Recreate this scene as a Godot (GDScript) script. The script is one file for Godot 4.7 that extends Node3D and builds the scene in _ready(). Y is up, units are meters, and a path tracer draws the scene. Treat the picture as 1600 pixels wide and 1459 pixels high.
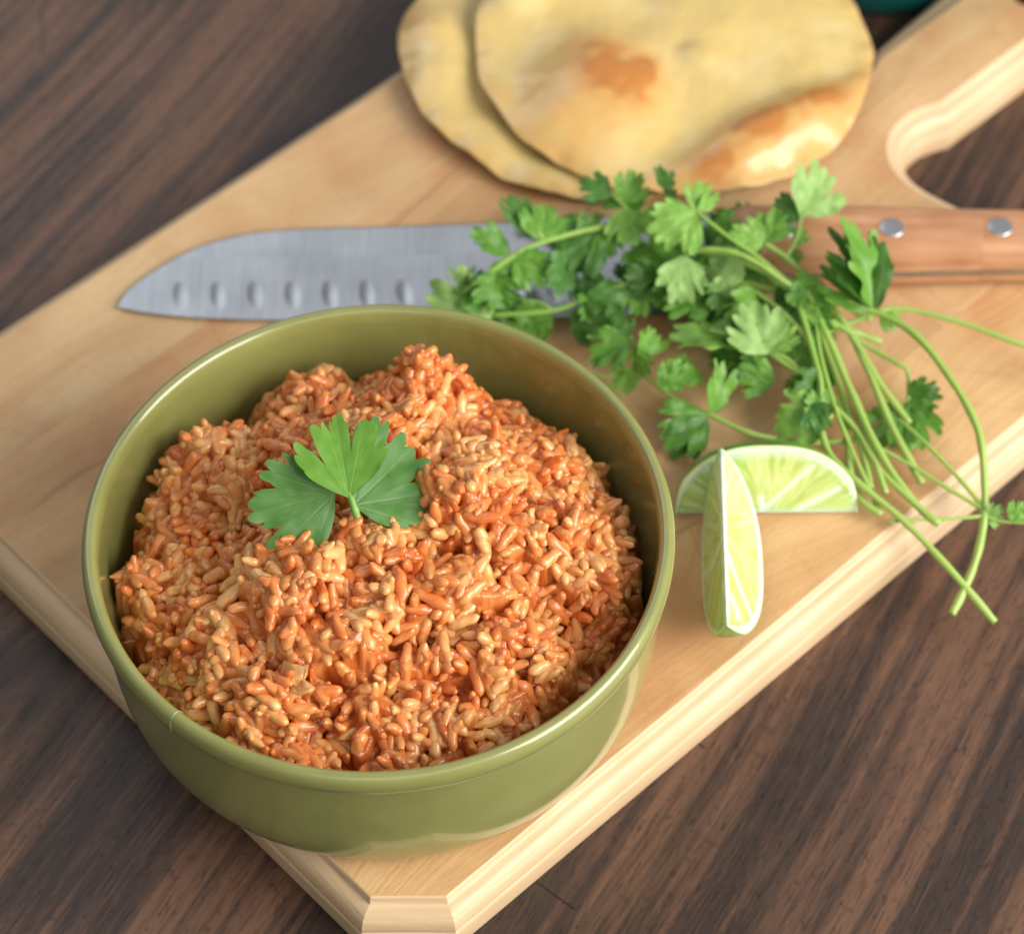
extends Node3D

const TOP := 0.017            # height of the cutting board's top above the table
const DIR := 0.7510           # heading of the board's long side
const BOWL := Vector3(-0.0350, TOP, -0.4137)
var U2 := Vector2(cos(DIR), -sin(DIR))
var N2 := Vector2(sin(DIR), cos(DIR))
var taken := {}
var rng := RandomNumberGenerator.new()

# ---------- names ----------
func numbered(n: String) -> String:
	if not taken.has(n):
		taken[n] = 0
		return n
	taken[n] += 1
	return "%s_%03d" % [n, taken[n]]

func thing(called: String, label: String, category: String, at := Vector3.ZERO, group := "") -> Node3D:
	var o := Node3D.new()
	o.name = numbered(called)
	add_child(o)
	o.position = at
	o.set_meta("label", label)
	o.set_meta("category", category)
	if group:
		o.set_meta("group", group)
	return o

func part(called: String, mesh: Mesh, mat: Material, parent: Node3D, at := Transform3D.IDENTITY) -> MeshInstance3D:
	var m := MeshInstance3D.new()
	m.name = called
	m.mesh = mesh
	m.material_override = mat
	m.transform = at
	parent.add_child(m, true)
	return m

# ---------- mesh helpers ----------
func build(v: PackedVector3Array, idx: PackedInt32Array, col := PackedColorArray(), uv := PackedVector2Array(), flat := false) -> ArrayMesh:
	if flat:
		var v2 := PackedVector3Array()
		var c2 := PackedColorArray()
		var u2 := PackedVector2Array()
		for i in idx:
			v2.append(v[i])
			if col.size():
				c2.append(col[i])
			if uv.size():
				u2.append(uv[i])
		v = v2
		col = c2
		uv = u2
		idx = PackedInt32Array(range(v.size()))
	var n := PackedVector3Array()
	n.resize(v.size())
	for k in range(0, idx.size(), 3):
		var a := idx[k]
		var b := idx[k + 1]
		var c := idx[k + 2]
		var f := (v[c] - v[a]).cross(v[b] - v[a])
		n[a] += f
		n[b] += f
		n[c] += f
	for i in n.size():
		n[i] = n[i].normalized() if n[i].length_squared() > 0.0 else Vector3.UP
	var arr := []
	arr.resize(Mesh.ARRAY_MAX)
	arr[Mesh.ARRAY_VERTEX] = v
	arr[Mesh.ARRAY_NORMAL] = n
	arr[Mesh.ARRAY_INDEX] = idx
	if col.size():
		arr[Mesh.ARRAY_COLOR] = col
	if uv.size():
		arr[Mesh.ARRAY_TEX_UV] = uv
	var m := ArrayMesh.new()
	m.add_surface_from_arrays(Mesh.PRIMITIVE_TRIANGLES, arr)
	return m

# index list of a grid of nu x nv points (v fastest); flip turns the faces round
func grid_idx(nu: int, nv: int, flip := false, wrap_v := false, first := 0) -> PackedInt32Array:
	var idx := PackedInt32Array()
	var lim := nv if wrap_v else nv - 1
	for i in nu - 1:
		for j in lim:
			var j2 := (j + 1) % nv
			var a := first + i * nv + j
			var b := first + (i + 1) * nv + j
			var c := first + (i + 1) * nv + j2
			var d := first + i * nv + j2
			if flip:
				idx.append_array(PackedInt32Array([a, b, c, a, c, d]))
			else:
				idx.append_array(PackedInt32Array([a, c, b, a, d, c]))
	return idx

func lathe(profile: Array, seg := 128) -> ArrayMesh:
	var v := PackedVector3Array()
	for p in profile:
		for j in seg:
			var t := TAU * j / seg
			v.append(Vector3(p.x * cos(t), p.y, p.x * sin(t)))
	return build(v, grid_idx(profile.size(), seg, false, true))

# Catmull-Rom through points
func smooth_line(pts: Array, steps: int) -> Array:
	var out := []
	for i in pts.size() - 1:
		var p0 = pts[maxi(i - 1, 0)]
		var p1 = pts[i]
		var p2 = pts[i + 1]
		var p3 = pts[mini(i + 2, pts.size() - 1)]
		for s in steps:
			var t := float(s) / steps
			out.append(0.5 * ((2.0 * p1) + (p2 - p0) * t + (2.0 * p0 - 5.0 * p1 + 4.0 * p2 - p3) * t * t + (3.0 * p1 - p0 - 3.0 * p2 + p3) * t * t * t))
	out.append(pts[pts.size() - 1])
	return out

# a tube along a path with a radius per point, appended to v / idx
func tube(v: PackedVector3Array, idx: PackedInt32Array, col: PackedColorArray, path: Array, r0: float, r1: float, c0: Color, c1: Color, sides := 8) -> void:
	var first := v.size()
	var n := path.size()
	var side := Vector3.ZERO
	for i in n:
		var d: Vector3 = (path[mini(i + 1, n - 1)] - path[maxi(i - 1, 0)]).normalized()
		if i == 0:
			side = d.cross(Vector3.UP if absf(d.y) < 0.9 else Vector3.RIGHT).normalized()
		side = (side - d * side.dot(d)).normalized()
		var up := side.cross(d)
		var t := float(i) / (n - 1)
		var r := lerpf(r0, r1, t) * (1.0 + 0.09 * sin(i * 1.3 + r0 * 9000.0) + 0.06 * sin(i * 0.47))
		for j in sides:
			var a := TAU * j / sides
			var rr := r * (1.0 + 0.1 * cos(a * 4.0))
			v.append(path[i] + (side * cos(a) + up * sin(a)) * rr)
			col.append(c0.lerp(c1, t))
	idx.append_array(grid_idx(n, sides, true, true, first))
	for e in [0, n - 1]:
		var cp := v.size()
		v.append(path[e])
		col.append((c0 if e == 0 else c1).lerp(Color(0.62, 0.68, 0.4), 0.5))
		for j in sides:
			var a2: int = first + e * sides + j
			var b2: int = first + e * sides + (j + 1) % sides
			if e == 0:
				idx.append_array(PackedInt32Array([cp, a2, b2]))
			else:
				idx.append_array(PackedInt32Array([cp, b2, a2]))

# ---------- materials and textures ----------
func mat(c: Color, rough: float, extra := {}) -> StandardMaterial3D:
	var m := StandardMaterial3D.new()
	m.albedo_color = c.linear_to_srgb()
	m.roughness = rough
	for k in extra:
		m.set(k, extra[k])
	return m

func fnl(seed_: int, freq: float, oct := 3, type := FastNoiseLite.TYPE_SIMPLEX_SMOOTH) -> FastNoiseLite:
	var n := FastNoiseLite.new()
	n.seed = seed_
	n.frequency = freq
	n.noise_type = type
	n.fractal_octaves = oct
	return n

func tex(w: int, h: int, bytes: PackedByteArray) -> ImageTexture:
	var im := Image.create_from_data(w, h, false, Image.FORMAT_RGB8, bytes)
	im.generate_mipmaps()
	return ImageTexture.create_from_image(im)

# dark stained table: x along the grain
func table_textures() -> Array:
	var w := 2048
	var h := 2048
	var b := PackedByteArray()
	b.resize(w * h * 3)
	var hb := PackedByteArray()
	hb.resize(w * h * 3)
	var warp := fnl(3, 0.0022, 2)
	var band := fnl(5, 1.0, 4)
	var fine := fnl(7, 1.0, 3)
	var pore := fnl(9, 1.0, 1)
	var blot := fnl(11, 0.006, 4)
	var speck := fnl(13, 0.09, 2)
	var dark := Color(0.040, 0.0255, 0.0210)
	var light := Color(0.150, 0.077, 0.046)
	for y in h:
		for x in w:
			# a knot bends the lines around itself
			var kx := (x - 600.0) / 200.0
			var ky := (y - 835.0) / 75.0
			var kd := kx * kx + ky * ky
			var push := 60.0 * exp(-kd) * (1.0 if ky > 0.0 else -1.0) * sqrt(absf(ky) + 0.02)
			var yy := y + warp.get_noise_2d(x * 0.5, y * 0.6) * 20.0 - push
			var s := band.get_noise_2d(x * 0.0005, yy * 0.0112)
			var f := fine.get_noise_2d(x * 0.0022 + 90.0, yy * 0.075)
			var f2 := fine.get_noise_2d(x * 0.012 - 40.0, yy * 0.33)
			var f3 := fine.get_noise_2d(x * 0.035 + 11.0, yy * 0.75)
			var p := pore.get_noise_2d(x * 0.03, yy * 0.42 + 300.0)
			var bl := blot.get_noise_2d(x * 0.6, y)
			var t := smoothstep(-0.44, 0.60, s * 0.80 + f * 0.62 + bl * 0.36 - 0.02)
			t = clampf(t + f2 * 0.15 + f3 * 0.24, 0.0, 1.0)
			var dk := smoothstep(0.30, 0.62, p) * 0.5 + smoothstep(0.42, 0.62, speck.get_noise_2d(x * 0.8, y * 1.2)) * 0.45
			var ring := exp(-pow(kd - 0.25, 2.0) * 40.0) * 0.55
			var c := dark.lerp(light, t) * (1.0 - dk * 0.62) * (1.0 - ring)
			c = c.linear_to_srgb()
			var at := (y * w + x) * 3
			b[at] = int(clampf(c.r, 0.0, 1.0) * 255.0)
			b[at + 1] = int(clampf(c.g, 0.0, 1.0) * 255.0)
			b[at + 2] = int(clampf(c.b, 0.0, 1.0) * 255.0)
			var hh := int(clampf(0.55 + f2 * 0.4 + f * 0.25 - dk * 0.4, 0.0, 1.0) * 255.0)
			hb[at] = hh
			hb[at + 1] = hh
			hb[at + 2] = hh
	# scratches and dents across the grain
	var sr := RandomNumberGenerator.new()
	sr.seed = 314
	for k in 46:
		var px := sr.randf_range(100.0, 1900.0)
		var py := sr.randf_range(100.0, 1900.0)
		var ang := sr.randf() * TAU
		var turn := sr.randf_range(-0.012, 0.012)
		var deep := sr.randf_range(0.35, 0.75)
		for s in int(sr.randf_range(12.0, 190.0)):
			px += cos(ang)
			py += sin(ang)
			ang += turn + sr.randf_range(-0.05, 0.05)
			for q in 2:
				var at := ((clampi(int(py) + q, 0, h - 1)) * w + clampi(int(px), 0, w - 1)) * 3
				for ch in 3:
					b[at + ch] = int(b[at + ch] * deep)
					hb[at + ch] = int(hb[at + ch] * 0.6)
	return [tex(w, h, b), tex(w, h, hb)]

# pale maple: x along the grain
func maple_textures() -> Array:
	var w := 1024
	var h := 1024
	var b := PackedByteArray()
	b.resize(w * h * 3)
	var hb := PackedByteArray()
	hb.resize(w * h * 3)
	var warp := fnl(23, 0.003, 2)
	var band := fnl(25, 1.0, 4)
	var fine := fnl(27, 1.0, 2)
	var blot := fnl(31, 0.005, 4)
	var fleck := fnl(33, 1.0, 1)
	for y in h:
		for x in w:
			var yy := y + warp.get_noise_2d(x * 0.6, y) * 60.0
			var s := band.get_noise_2d(x * 0.0016, yy * 0.018)
			var f := fine.get_noise_2d(x * 0.006, yy * 0.13)
			var line := smoothstep(0.43, 0.62, band.get_noise_2d(x * 0.0009 + 77.0, yy * 0.03))
			var bl := blot.get_noise_2d(x, y)
			var fl := smoothstep(0.35, 0.7, fleck.get_noise_2d(x * 0.05, y * 0.35))
			var t := 0.5 + s * 0.5 + f * 0.17 + bl * 0.75
			var c := Color(0.68, 0.475, 0.265).lerp(Color(0.54, 0.33, 0.160), clampf(t, 0.0, 1.0))
			c = c.lerp(Color(0.55, 0.28, 0.15), clampf(bl * 1.0 - 0.12, 0.0, 0.45))
			c = c.lerp(Color(0.27, 0.14, 0.07), line * 0.42) * (1.0 - fl * 0.08)
			c = c.linear_to_srgb()
			var at := (y * w + x) * 3
			b[at] = int(clampf(c.r, 0.0, 1.0) * 255.0)
			b[at + 1] = int(clampf(c.g, 0.0, 1.0) * 255.0)
			b[at + 2] = int(clampf(c.b, 0.0, 1.0) * 255.0)
			var hh := int(clampf(0.5 + f * 0.4 - fl * 0.2, 0.0, 1.0) * 255.0)
			hb[at] = hh
			hb[at + 1] = hh
			hb[at + 2] = hh
	# knife cuts
	var sr := RandomNumberGenerator.new()
	sr.seed = 217
	for k in 120:
		var px := sr.randf() * w
		var py := sr.randf() * h
		var ang := sr.randf_range(0.4, 2.7)
		var deep := sr.randf_range(0.86, 0.96)
		for s in int(sr.randf_range(20.0, 150.0)):
			px += cos(ang)
			py += sin(ang)
			var at := (posmod(int(py), h) * w + posmod(int(px), w)) * 3
			for ch in 3:
				b[at + ch] = int(b[at + ch] * deep)
				hb[at + ch] = int(hb[at + ch] * 0.55)
	return [tex(w, h, b), tex(w, h, hb)]

# red-brown handle wood, stretched grain along x; steel smears with colour steel
func streak_texture(w: int, h: int, a: Color, z: Color, fx: float, fy: float, sd: int, spread := 0.9) -> ImageTexture:
	var b := PackedByteArray()
	b.resize(w * h * 3)
	var n := fnl(sd, 1.0, 4)
	var n2 := fnl(sd + 1, 0.012, 3)
	for y in h:
		for x in w:
			var t := 0.5 + n.get_noise_2d(x * fx, y * fy) * spread + n2.get_noise_2d(x, y) * 0.5
			var c := a.lerp(z, clampf(t, 0.0, 1.0)).linear_to_srgb()
			var at := (y * w + x) * 3
			b[at] = int(c.r * 255.0)
			b[at + 1] = int(c.g * 255.0)
			b[at + 2] = int(c.b * 255.0)
	return tex(w, h, b)

# ---------- start ----------
func _ready() -> void:
	rng.seed = 4711
	set_camera_and_light()
	table()
	cutting_board()
	green_bowl()
	rice()
	knife()
	tortillas()
	limes()
	cilantro()
	glass_bowl()

func set_camera_and_light() -> void:
	var pitch := 0.9156
	var roll := -0.0072
	var fwd := Vector3(0, -sin(pitch), -cos(pitch))
	var right := Vector3.RIGHT
	var up := right.cross(fwd)
	var cam := Camera3D.new()
	cam.name = "camera"
	cam.fov = rad_to_deg(2.0 * atan(729.5 / 4186.0))
	cam.near = 0.05
	cam.far = 20.0
	cam.transform = Transform3D(Basis(right * cos(roll) + up * sin(roll), up * cos(roll) - right * sin(roll), -fwd), Vector3(0, 0.6182 + TOP, 0))
	var at := CameraAttributesPhysical.new()
	at.frustum_focal_length = 61.0
	at.frustum_focus_distance = 0.685
	at.exposure_aperture = 7.6
	at.exposure_multiplier = 1.0
	cam.fov = rad_to_deg(2.0 * atan(729.5 / 4186.0))
	add_child(cam)
	at.frustum_near = 0.05
	at.frustum_far = 20.0
	at.frustum_focal_length = 24.0 / (2.0 * 729.5 / 4186.0)   # so that the lens, with a sensor 24 mm high, keeps this field of view
	cam.attributes = at
	var we := WorldEnvironment.new()
	we.name = "room_air"
	var e := Environment.new()
	e.background_mode = Environment.BG_COLOR
	e.background_color = Color(0.54, 0.54, 0.54)
	e.background_energy_multiplier = 1.0
	e.tonemap_mode = Environment.TONE_MAPPER_LINEAR
	e.tonemap_exposure = 1.13
	e.sdfgi_enabled = true
	e.ssao_enabled = true
	e.ssil_enabled = true
	we.environment = e
	add_child(we)
	area("window_light", Vector3(1.24, 0.80, 0.08), Vector3(0.0, 0.02, -0.45), Vector2(1.3, 1.1), 4.4, Color(1.0, 0.985, 0.962))
	area("room_light", Vector3(0.1, 1.6, 1.2), Vector3(0.0, 0.02, -0.45), Vector2(1.6, 1.2), 0.75, Color(1.0, 0.985, 0.96))
	area("far_window_light", Vector3(-0.9, 1.5, -1.9), Vector3(0.0, 0.0, -0.5), Vector2(1.6, 1.1), 0.9, Color(0.95, 0.97, 1.0))

func area(called: String, at: Vector3, to: Vector3, size: Vector2, energy: float, c: Color) -> void:
	var l := AreaLight3D.new()
	l.name = called
	add_child(l)
	l.area_size = size
	l.light_energy = energy
	l.light_color = c
	l.shadow_enabled = true
	l.area_range = 6.0
	l.look_at_from_position(at, to)

# ---------- table ----------
func table() -> void:
	var t := table_textures()
	var m := mat(Color(1, 1, 1), 0.46, {"albedo_texture": t[0], "heightmap_enabled": true, "heightmap_texture": t[1], "heightmap_scale": 0.010, "metallic_specular": 0.45})
	m.albedo_color = Color.WHITE
	var g := deg_to_rad(60.5)
	var ax := Vector3(cos(g), 0, -sin(g))
	var az := Vector3(sin(g), 0, cos(g))
	var v := PackedVector3Array()
	var uv := PackedVector2Array()
	var c := Vector3(0, 0, -0.5)
	var cuts := [-0.75, -0.4, 0.4, 0.75]
	for y in [0.0, -0.035]:
		for px in cuts:
			for py in cuts:
				v.append(c + ax * px + az * py + Vector3(0, y, 0))
				uv.append(Vector2(folded(px), folded(py)))
	var idx := grid_idx(4, 4, true)
	idx.append_array(grid_idx(4, 4, false, false, 16))
	for k in 3:
		for e in [[k, k + 1], [15 - k, 14 - k], [12 - 4 * k, 8 - 4 * k], [3 + 4 * k, 7 + 4 * k]]:
			idx.append_array(PackedInt32Array([e[0], e[0] + 16, e[1], e[1], e[0] + 16, e[1] + 16]))
	var o := part("table_top", build(v, idx, PackedColorArray(), uv, true), m, self)
	o.set_meta("kind", "structure")
	o.set_meta("label", "dark stained wooden table top with lighter streaks of grain")

# the grain goes on past the sheet's edge as its mirror image
func folded(p: float) -> float:
	return (0.4 + p) / 0.8 if absf(p) <= 0.4 else ((-0.4 - p) / 0.8 if p < 0.0 else 1.0 - (p - 0.4) / 0.8)

# ---------- cutting board ----------
func bd(u: float, n: float, y := 0.0) -> Vector3:
	var p := U2 * u + N2 * n
	return Vector3(p.x, y, p.y)

func board_outline() -> PackedVector2Array:
	var half := [Vector2(0.2015, -0.2705), Vector2(0.2156, -0.2573), Vector2(0.484, -0.2573), Vector2(0.4945, -0.266), Vector2(0.4945, -0.318)]
	var curve := smooth_line([Vector2(0.4945, -0.325), Vector2(0.4922, -0.338), Vector2(0.4928, -0.3475), Vector2(0.4965, -0.355), Vector2(0.503, -0.3608), Vector2(0.5105, -0.3635), Vector2(0.5195, -0.3633), Vector2(0.5283, -0.3602)], 3)
	half.append_array(curve)
	half.append(Vector2(0.596, -0.3602))
	for k in 6:
		var a := deg_to_rad(90.0 - 15.0 * k)
		half.append(Vector2(0.596 + 0.0133 * cos(a), -0.3735 + 0.0133 * sin(a)))
	var out := PackedVector2Array(half)
	for i in range(half.size() - 1, -1, -1):
		out.append(Vector2(half[i].x, -0.747 - half[i].y))
	return out

func cutting_board() -> void:
	var t := maple_textures()
	var root := thing("cutting_board", "pale maple cutting board with moulded edge and a narrow handle", "cutting board")
	var base := {"albedo_texture": t[0], "heightmap_enabled": true, "heightmap_texture": t[1], "heightmap_scale": 0.012, "metallic_specular": 0.42}
	var tints := [Color(1.0, 0.99, 0.97), Color(1.0, 0.95, 0.9), Color(0.96, 0.95, 0.92), Color(1.0, 0.97, 0.93), Color(0.97, 0.93, 0.9), Color(1.0, 0.96, 0.9)]
	var outline := board_outline()
	var circle := PackedVector2Array()
	for k in 28:
		circle.append(Vector2(0.5885, -0.3735) + Vector2(cos(TAU * k / 28), sin(TAU * k / 28)) * 0.0066)
	for s in 6:
		var a := -0.4900 + 0.23275 / 6.0 * s + 0.00003
		var z := -0.4900 + 0.23275 / 6.0 * (s + 1) - 0.00003
		if s == 5:
			z += 0.002
		if s == 0:
			a -= 0.002
		var m := mat(Color.WHITE, 0.5, base)
		m.albedo_color = tints[s]
		for poly in Geometry2D.intersect_polygons(outline, PackedVector2Array([Vector2(0.1, a), Vector2(0.8, a), Vector2(0.8, z), Vector2(0.1, z)])):
			var bits := [poly]
			if s == 2 or s == 3:
				bits = Geometry2D.clip_polygons(poly, circle)
			for q in bits:
				part("stave", prism(q, 0.0, TOP, Vector2(0.37 * s, 0.23 * s)), m, root)
	# moulded edge swept round the outline
	var prof := [Vector2(0.0, 0.0), Vector2(0.0004, -0.0001), Vector2(0.0008, -0.0005), Vector2(0.0010, -0.0020), Vector2(0.0017, -0.0023), Vector2(0.0026, -0.0024), Vector2(0.0038, -0.0029), Vector2(0.0048, -0.0038), Vector2(0.0056, -0.0052), Vector2(0.0061, -0.0070), Vector2(0.0062, -0.0083), Vector2(0.0059, -0.0086), Vector2(0.0065, -0.0090), Vector2(0.0066, -0.0100), Vector2(0.0066, -0.0160), Vector2(0.0060, -0.0169)]
	var np := prof.size()
	var n := outline.size()
	var v := PackedVector3Array()
	var uv := PackedVector2Array()
	var run := 0.0
	for i in n + 1:
		var p := outline[i % n]
		var q := outline[(i + 1) % n]
		var o := outline[(i - 1 + n) % n]
		var d0 := (p - o).normalized()
		var d1 := (q - p).normalized()
		var n0 := Vector2(d0.y, -d0.x)
		var n1 := Vector2(d1.y, -d1.x)
		var mn := (n0 + n1).normalized()
		mn /= maxf(mn.dot(n0), 0.5)
		# outward is away from the middle: the outline runs so that one sign fits all
		var out_ := mn * SIGN_OUT
		if i > 0:
			run += p.distance_to(o)
		for k in np:
			var e: Vector2 = prof[k]
			var w := p + out_ * e.x
			v.append(bd(w.x, w.y, TOP + e.y))
			uv.append(Vector2(run / 0.30, (0.5 + k * 0.0012) / 0.30))
	var em := mat(Color.WHITE, 0.42, base)
	em.albedo_texture = streak_texture(512, 512, Color(0.69, 0.515, 0.32), Color(0.59, 0.405, 0.23), 0.004, 0.25, 65, 0.7)
	em.albedo_color = Color.WHITE
	# hard edges between outline segments: one strip per segment unless the bend is small
	var ring := PackedInt32Array()
	var v2 := PackedVector3Array()
	var u2 := PackedVector2Array()
	for i in n:
		var f := v2.size()
		for k in np:
			v2.append(v[i * np + k])
			u2.append(uv[i * np + k])
		for k in np:
			v2.append(v[(i + 1) * np + k])
			u2.append(uv[(i + 1) * np + k])
		ring.append_array(grid_idx(2, np, EDGE_FLIP, false, f))
	part("moulded_edge", build(v2, ring, PackedColorArray(), u2), em, root)
	# wall of the hanging hole
	var hv := PackedVector3Array()
	for y in [TOP, 0.0]:
		for c in circle:
			hv.append(bd(c.x, c.y, y))
	part("hanging_hole", build(hv, grid_idx(2, circle.size(), true, true)), mat(Color(0.35, 0.2, 0.1), 0.6), root)

const SIGN_OUT := -1.0
const EDGE_FLIP := true

func prism(poly: PackedVector2Array, y0: float, y1: float, off: Vector2) -> ArrayMesh:
	var tri := Geometry2D.triangulate_polygon(poly)
	var v := PackedVector3Array()
	var uv := PackedVector2Array()
	var idx := PackedInt32Array()
	for p in poly:
		v.append(bd(p.x, p.y, y1))
		uv.append(p / 0.30 + off)
	for k in range(0, tri.size(), 3):
		var a := poly[tri[k]]
		var b := poly[tri[k + 1]]
		var c := poly[tri[k + 2]]
		var w := (b - a).cross(c - a)
		# seen from above the faces must run clockwise
		if w < 0.0:
			idx.append_array(PackedInt32Array([tri[k], tri[k + 2], tri[k + 1]]))
		else:
			idx.append_array(PackedInt32Array([tri[k], tri[k + 1], tri[k + 2]]))
	var n := poly.size()
	for i in n:
		var f := v.size()
		for p in [poly[i], poly[(i + 1) % n]]:
			for y in [y1, y0]:
				v.append(bd(p.x, p.y, y))
				uv.append(p / 0.30 + off + Vector2(0, (y1 - y) / 0.3))
		idx.append_array(PackedInt32Array([f, f + 1, f + 2, f + 1, f + 3, f + 2]))
	return build(v, idx, PackedColorArray(), uv, true)

# ---------- bowl ----------
func green_bowl() -> void:
	var root := thing("green_bowl", "olive green glazed ceramic bowl filled with red rice", "bowl", BOWL)
	var n := NoiseTexture2D.new()
	n.width = 256
	n.height = 256
	n.seamless = true
	n.noise = fnl(71, 0.02, 4)
	var ramp := Gradient.new()
	ramp.set_color(0, Color(0.51, 0.52, 0.285))
	ramp.set_color(1, Color(0.565, 0.575, 0.335))
	n.color_ramp = ramp
	var m := mat(Color.WHITE, 0.3, {"albedo_texture": n, "uv1_triplanar": true, "uv1_scale": Vector3(9, 9, 9), "clearcoat_enabled": true, "clearcoat": 0.8, "clearcoat_roughness": 0.08, "metallic_specular": 0.5})
	m.albedo_color = Color.WHITE
	var wall := [Vector2(0.0, 0.0032), Vector2(0.058, 0.0032), Vector2(0.0605, 0.0005), Vector2(0.0650, 0.0003), Vector2(0.0668, 0.0013), Vector2(0.0685, 0.0022), Vector2(0.0702, 0.0040), Vector2(0.0718, 0.0070), Vector2(0.0731, 0.0110), Vector2(0.0741, 0.0170), Vector2(0.0747, 0.0240), Vector2(0.0749, 0.0320), Vector2(0.0749, 0.0400), Vector2(0.0751, 0.0458), Vector2(0.0752, 0.0472)]
	var rim := [Vector2(0.0752, 0.0472), Vector2(0.0757, 0.0477), Vector2(0.0767, 0.0483), Vector2(0.0774, 0.0495), Vector2(0.0776, 0.0512), Vector2(0.0775, 0.0530), Vector2(0.0770, 0.0544), Vector2(0.0762, 0.0552), Vector2(0.0752, 0.0554), Vector2(0.0744, 0.0551), Vector2(0.0738, 0.0544), Vector2(0.0734, 0.0533), Vector2(0.0731, 0.0515)]
	var inner := [Vector2(0.0731, 0.0515), Vector2(0.0728, 0.0480), Vector2(0.0724, 0.0400), Vector2(0.0715, 0.0300), Vector2(0.0700, 0.0210), Vector2(0.0675, 0.0135), Vector2(0.0630, 0.0085), Vector2(0.0560, 0.0060), Vector2(0.0, 0.0055)]
	part("outer_wall", lathe(wall, 192), m, root)
	part("rim", lathe(rim, 192), m, root)
	part("inner_wall", lathe(inner, 192), m, root)
	var chip := SphereMesh.new()
	chip.radius = 1.0
	chip.height = 2.0
	chip.radial_segments = 20
	chip.rings = 10
	var ca := deg_to_rad(130.5)
	part("glaze_chip", chip, mat(Color(0.46, 0.48, 0.30), 0.7), root, Transform3D(Basis(Vector3.UP, -ca) * Basis.from_scale(Vector3(0.0024, 0.0041, 0.0006)), Vector3(cos(ca) * 0.07535, 0.0514, sin(ca) * 0.07535)))
	# specks of sauce left on the inside
	var sm := mat(Color(0.42, 0.12, 0.03), 0.3)
	for s in [[-18.0, 0.043, 0.0009], [-22.0, 0.039, 0.0006], [-26.0, 0.046, 0.0005], [-12.0, 0.037, 0.0007], [22.0, 0.044, 0.0006], [34.0, 0.040, 0.0005], [8.0, 0.047, 0.0004], [-38.0, 0.042, 0.0006]]:
		var ball := SphereMesh.new()
		ball.radius = s[2]
		ball.height = s[2] * 2.0
		ball.radial_segments = 12
		ball.rings = 6
		var an := deg_to_rad(s[0])
		part("sauce_speck", ball, sm, root, Transform3D(Basis(Vector3.UP, -an) * Basis.from_scale(Vector3(0.35, 1.3, 0.9)), Vector3(cos(an) * 0.0724, s[1], sin(an) * 0.0724)))

# ---------- rice ----------
const NB := 600
const HALF := 0.0730
var bed := PackedFloat32Array()

func bed_at(x: float, z: float) -> float:
	var i := clampi(int((x / HALF * 0.5 + 0.5) * (NB - 1)), 0, NB - 1)
	var j := clampi(int((z / HALF * 0.5 + 0.5) * (NB - 1)), 0, NB - 1)
	return bed[i * NB + j]

func wall_r(y: float) -> float:
	return 0.0722 - pow(clampf((0.045 - y) / 0.045, 0.0, 1.0), 3.0) * 0.010

func grain_mesh(k: int) -> ArrayMesh:
	var r := RandomNumberGenerator.new()
	r.seed = 900 + k
	var nz := fnl(300 + k, 330.0, 2)
	var L := r.randf_range(0.0034, 0.0049)
	var R := r.randf_range(0.00128, 0.00166)
	if k % 7 == 3:
		L *= 0.62
	var bend := r.randf_range(-1.0, 1.0)
	var v := PackedVector3Array()
	var col := PackedColorArray()
	var nu := 17
	var nv := 11
	for i in nu:
		var tt := sin((-1.0 + 2.0 * i / (nu - 1)) * PI / 2.0)
		var rad := R * pow(maxf(1.0 - pow(absf(tt), 3.0), 0.0), 0.5) * (1.0 - 0.13 * tt)
		for j in nv:
			var a := TAU * j / nv
			var crease := 1.0 - 0.12 * pow(maxf(cos(a * 2.0 + 0.6), 0.0), 6.0)
			var p := Vector3(tt * L, sin(a) * rad * 0.9, cos(a) * rad * crease)
			p.z += bend * (tt * tt - 0.4) * L * 0.11
			var w := nz.get_noise_3dv(p + Vector3(k, 0, 0))
			var w2 := nz.get_noise_3dv(p * 2.2 + Vector3(0, k, 0))
			p += Vector3(0, sin(a), cos(a)) * (w * 0.00042 + w2 * 0.00012)
			v.append(p)
			var s := clampf(0.45 + nz.get_noise_3dv(p * 0.8 + Vector3(3, k, 2)) * 1.5, 0.0, 1.0)
			col.append(Color(1, 1, 1).lerp(Color(0.92, 0.66, 0.50), s))
	return build(v, grid_idx(nu, nv, false, true), col)

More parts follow.
